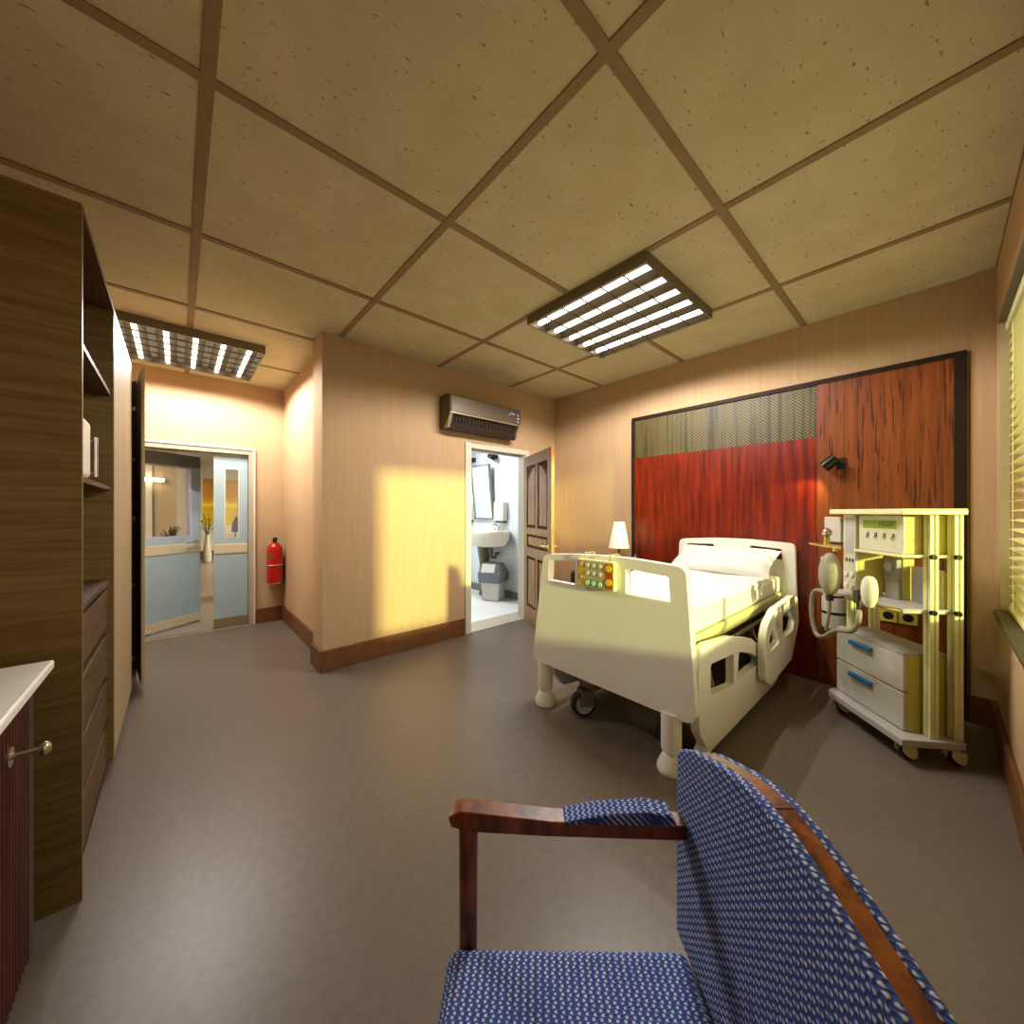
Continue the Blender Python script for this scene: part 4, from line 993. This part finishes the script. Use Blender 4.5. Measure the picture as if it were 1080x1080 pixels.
# u increases to the left in the picture, so text runs along -u
Ttx = Tt @ Matrix(((-1, 0, 0, .175), (0, 0, -1, .0558), (0, 1, 0, 1.297), (0, 0, 0, 1)))
text('display_digits', 'HGEF', .042, M['lcdtext'], mo, Ttx)
for k in range(4):
    u = .14 + k * .06
    MB().cyl(tw(u, .061, 1.235), tw(u, .046, 1.235), .014, 18).build('knob', M['device'], mo)
    MB().box((u - .016, .0585, 1.224), (u - .002, .0615, 1.246), Tt).build('knob_mark', M['black'], mo)
# tall anaesthesia unit
an = thing('ventilator_unit', 'tall narrow control unit with small dials standing on the lower trolley shelf', 'medical device', tw(.44, .12, .836))
MB().box((.392, .062, .837), (.497, .205, 1.352), Tt).build('case', M['olive'], an, .003)
MB().box((.392, .045, .837), (.497, .063, 1.352), Tt).build('front_panel', M['device'], an, .002)
MB().box((.405, .0425, 1.10), (.475, .046, 1.33), Tt).build('glass_tube_window', M['trolleygrey'], an, .002)
for k in range(3): MB().box((.405 + k * .027, .042, 1.045), (.419 + k * .027, .046, 1.068), Tt).build('switch', M['black'], an, .001)
for i in range(2):
    for j in range(2):
        u = .420 + i * .048; z = .965 - j * .075
        MB().cyl(tw(u, .046, z), tw(u, .038, z), .017, 18).build('dial', M['ctrl_btn'], an)
# small camera-like device
sd = thing('infusion_device', 'small grey device with a round lens and a sunlight-tinted side on the lower trolley shelf', 'medical device', tw(.33, .24, .836))
MB().box((.275, .222, .837), (.362, .285, 1.085), Tt).build('side_case', M['olive'], sd, .003)
MB().box((.275, .197, .837), (.370, .223, .95), Tt).box((.280, .19, .95), (.370, .223, 1.08), Tt).build('front_case', M['mask'], sd, .004)
MB().lathe([(.012, 0), (.030, 0), (.033, .006), (.028, .012), (.012, .010)], 24, Matrix.Translation(tw(.330, .19, 1.03)) @ (Tt.to_3x3() @ Vector((0, -1, 0))).to_track_quat('Z', 'Y').to_matrix().to_4x4()).build('lens', M['trolleygrey'], sd)
# curved grey tray standing at the back
gp = thing('curved_panel', 'curved pale grey panel standing at the back of the lower trolley shelf', 'panel', tw(.16, .27, .836))
o_ = [(.268, .262), (.22, .268), (.16, .27), (.10, .268), (.075, .262), (.075, .270), (.10, .277), (.16, .279), (.22, .277), (.268, .270)]
MB().prism(o_, [], .837, 1.045, Tt).build('panel', M['trolleygrey'], gp, .002)
MB().box((.072, .258, .837), (.0815, .275, 1.035), Tt).build('edge_strip', M['olive'], gp)
# white box at the left end of the trolley
wbx = thing('supply_box', 'white box clamped to the left end of the trolley under the top', 'box', tw(.63, .12, 1.19))
MB().box((.605, .10, 1.155), (.77, .24, 1.335), Tt).build('box', M['drawerfront'], wbx, .006)
MB().box((.594, .12, 1.23), (.605, .20, 1.31), Tt).build('clamp', M['bedmetal'], wbx)
MB().box((.605, .095, 1.145), (.77, .245, 1.155), Tt).build('base_rim', M['black'], wbx)
# arm with ball valve
av = thing('valve_arm', 'brass arm with a round glass valve sticking out left of the trolley', 'valve', tw(.62, .05, 1.17))
MB().tube([tw(.49, .02, 1.13), tw(.56, .0, 1.135), tw(.66, .0, 1.135), tw(.76, .0, 1.14)], [.014, .014, .011, .009], 10).cyl(tw(.52, .012, 1.105), tw(.52, .012, 1.135), .014).build('arm', M['brass'], av)
MB().cyl(tw(.584, .0, 1.13), tw(.584, .0, 1.20), .018).build('stem', M['brass'], av)
MB().ell(tw(.584, .0, 1.228), (.031, .031, .031)).build('ball', M['nickel'], av)
# breathing bag (grey) and white bag, hoses
bg = thing('breathing_bag', 'grey oval breathing bag hanging at the left end of the trolley', 'bag', tw(.60, -.02, .80))
MB().ell(tw(.383, -.11, .97), (.058, .058, .138), 24, 16).build('bag', M['mask'], bg)
MB().box((.44, -.12, 1.03), (.455, -.10, 1.075), Tt).build('tab', M['deck'], bg, .003)
MB().cyl(tw(.383, -.11, .84), tw(.383, -.11, .80), .02).box((.375, -.10, .815), (.39, -.015, .83), Tt).build('collar', M['black'], bg)
wb2 = thing('respirator_bulb', 'ribbed white bulb mounted in front of the lower trolley shelf', 'bulb', tw(.33, -.05, .86))
MB().lathe([(.012, 0), (.022, .01), (.033, .04), (.038, .08), (.037, .12), (.031, .155), (.017, .175), (.0, .18)], 22, Matrix.Translation(tw(.109, -.08, .825)), cap=False).build('bulb', M['bulb'], wb2)
MB().cyl(tw(.13, -.08, .885), tw(.18, -.08, .885), .018).cyl(tw(.178, -.085, .91), tw(.178, -.085, .78), .013).box((.165, -.10, .83), (.205, -.03, .905), Tt).build('bracket', M['acdark'], wb2, .003)
hs = thing('breathing_hose', 'grey breathing hose looping below the lower trolley shelf', 'hose', tw(.6, -.05, .6))
MB().tube(curve([tw(.383, -.11, .80), tw(.447, -.11, .845), tw(.541, -.11, .817), tw(.561, -.11, .681), tw(.522, -.11, .55), tw(.447, -.11, .545), tw(.325, -.11, .625), tw(.21, -.11, .655), tw(.16, -.11, .70), tw(.15, -.105, .76), tw(.178, -.085, .79)], 6), .014, 10).build('hose', M['hose'], hs)
MB().tube(curve([tw(.383, -.11, .80), tw(.393, -.11, .70), tw(.411, -.115, .60)], 6), .010, 8).build('branch_hose', M['hose'], hs)
cn = thing('absorber_canister', 'grey canister with a dark band hanging under the lower trolley shelf', 'canister', tw(.62, .10, .6))
cx, cy, _ = tw(.688, .12, 0)
MB().lathe([(.07, .54), (.075, .55), (.075, .645)], 24, Matrix.Translation((cx, cy, 0))).lathe([(.075, .66), (.075, .75), (.07, .765)], 24, Matrix.Translation((cx, cy, 0))).build('jar', M['drawerfront'], cn)
MB().lathe([(.076, .643), (.077, .662)], 24, Matrix.Translation((cx, cy, 0))).build('band', M['black'], cn)

# wall sockets
for (y, lab) in ((.235, 'square wall socket behind the trolley, left one of the pair'), (.135, 'square wall socket behind the trolley, right one of the pair')):
    so = thing('wall_socket', lab, 'socket', (XR - .034, y, .60), 'sockets behind the trolley')
    MB().box((XR - .046, y - .047, .575), (XR - .034, y + .047, .67)).build('cover_plate', M['olive'], so, .003)
    MB().cyl((XR - .044, y, .6225), (XR - .0475, y, .6225), .028, 20).build('insert', M['black'], so)

# ---------------------------------------------------------------- blue armchair (front)
ch = thing('armchair', 'armchair with arched back in blue woven cloth and walnut wood at the front', 'chair', (.48, .33, 0))
dC = Vector((-.6712, -.7413, 0)); nC = Vector((-.7413, .6712, 0)); P0 = Vector((.80, .35, 0))
TC = Matrix(((dC.x, nC.x, 0, P0.x), (dC.y, nC.y, 0, P0.y), (0, 0, 1, 0), (0, 0, 0, 1)))   # local: x along back (s), y forward
def backline(s0, s1, zb, lift, n=16, inset=0):
    # arched outline (s,z)
    top = [(-.048, .825), (-.040, .842), (-.022, .858), (.025, .884), (.088, .908), (.139, .926), (.195, .940), (.240, .944)]
    L = [(s + inset, z + lift) for s, z in top]; R_ = [(.48 - s - inset, z + lift) for s, z in reversed(top)]
    return [(-.050 + inset, zb)] + L + R_ + [(.53 - inset, zb)]
TCb = TC @ T_XZ
MB().prism(backline(0, 0, .44, 0), [], -.018, .0, TCb).build('backrest_front', M['cloth'], ch, .007, segs=3)
MB().prism(backline(0, 0, .40, -.003, inset=.006), [], -.046, -.018, TCb).build('backrest_board', M['chairwood'], ch, .002)
MB().prism(backline(0, 0, .44, -.006), [], -.062, -.046, TCb).build('backrest_rear', M['cloth'], ch, .006, segs=3)
MB().box((.0, .0, .36), (.48, .50, .46), TC).build('seat', M['cloth'], ch, .025, segs=4)
MB().box((-.02, -.03, .31), (.50, .49, .36), TC).build('seat_frame', M['chairwood'], ch, .004)
for s in (-.015, .495):
    sg = 1 if s < 0 else -1
    am = MB(); a0 = TC @ Vector((s, -.01, .74)); a1 = TC @ Vector((s, .25, .745)); a2 = TC @ Vector((s - sg * .0, .50, .755))
    vs = []
    am.prism([(0, .683), (.30, .690), (.46, .698), (.495, .708), (.50, .730), (.475, .741), (.28, .720), (0, .713)], [], s - .021, s + .021, TC @ Matrix(((0, 0, 1, 0), (1, 0, 0, 0), (0, 1, 0, 0), (0, 0, 0, 1))))
    am.build('armrest', M['chairwood'], ch, .008, segs=3)
    MB().prism([(.02, .712), (.26, .717), (.25, .722), (.18, .736), (.08, .743), (.03, .735)], [], s - .023, s + .023, TC @ Matrix(((0, 0, 1, 0), (1, 0, 0, 0), (0, 1, 0, 0), (0, 0, 0, 1)))).build('arm_pad', M['cloth'], ch, .006, segs=3)
    MB().cyl(TC @ Vector((s, .46, .0)), TC @ Vector((s, .46, .733)), .017, 14, .021).build('leg', M['chairwood'], ch)
    MB().cyl(TC @ Vector((s * .96 + .01, -.06, .0)), TC @ Vector((s, -.032, .735)), .017, 14, .02).build('leg', M['chairwood'], ch)

# ---------------------------------------------------------------- lights
w = bpy.data.worlds.new('sky'); S.world = w; w.use_nodes = True
bgn = w.node_tree.nodes['Background']; bgn.inputs['Color'].default_value = (*lin((255, 240, 200)), 1); bgn.inputs['Strength'].default_value = 2.6
sd_ = bpy.data.lights.new('sun', 'SUN'); sd_.energy = 5.5; sd_.color = (.95, 1.0, .36); sd_.angle = math.radians(3)
so_ = bpy.data.objects.new('sun', sd_); C.objects.link(so_)
so_.rotation_euler = Vector((.15, .985, -.164)).to_track_quat('-Z', 'Y').to_euler(); so_.location = (1, -6, 4)
sp = bpy.data.lights.new('reading_spot', 'SPOT'); sp.energy = 9; sp.color = (1, .72, .36); sp.spot_size = math.radians(96); sp.spot_blend = .35; sp.shadow_soft_size = .02
spo = bpy.data.objects.new('reading_spot', sp); C.objects.link(spo); spo.location = hd0 + dd * .105; spo.rotation_euler = Vector((-.05, .50, -.86)).to_track_quat('-Z', 'Y').to_euler()

# ---------------------------------------------------------------- camera
cam = bpy.data.cameras.new('camera'); co = bpy.data.objects.new('camera', cam); C.objects.link(co)
co.location = (0, 0, 1.37); yaw = math.radians(48.4)
co.rotation_euler = (PI / 2, 0, yaw - PI / 2)
cam.sensor_width = 36; cam.lens = 36 * 398 / 1080; cam.clip_start = .02; cam.clip_end = 200
S.camera = co
S.view_settings.view_transform = 'Standard'; S.view_settings.look = 'None'; S.view_settings.gamma = 1; S.view_settings.exposure = 0.18
S.cycles.diffuse_bounces = 2
S.cycles.max_bounces = 8
S.view_settings.use_curve_mapping = False
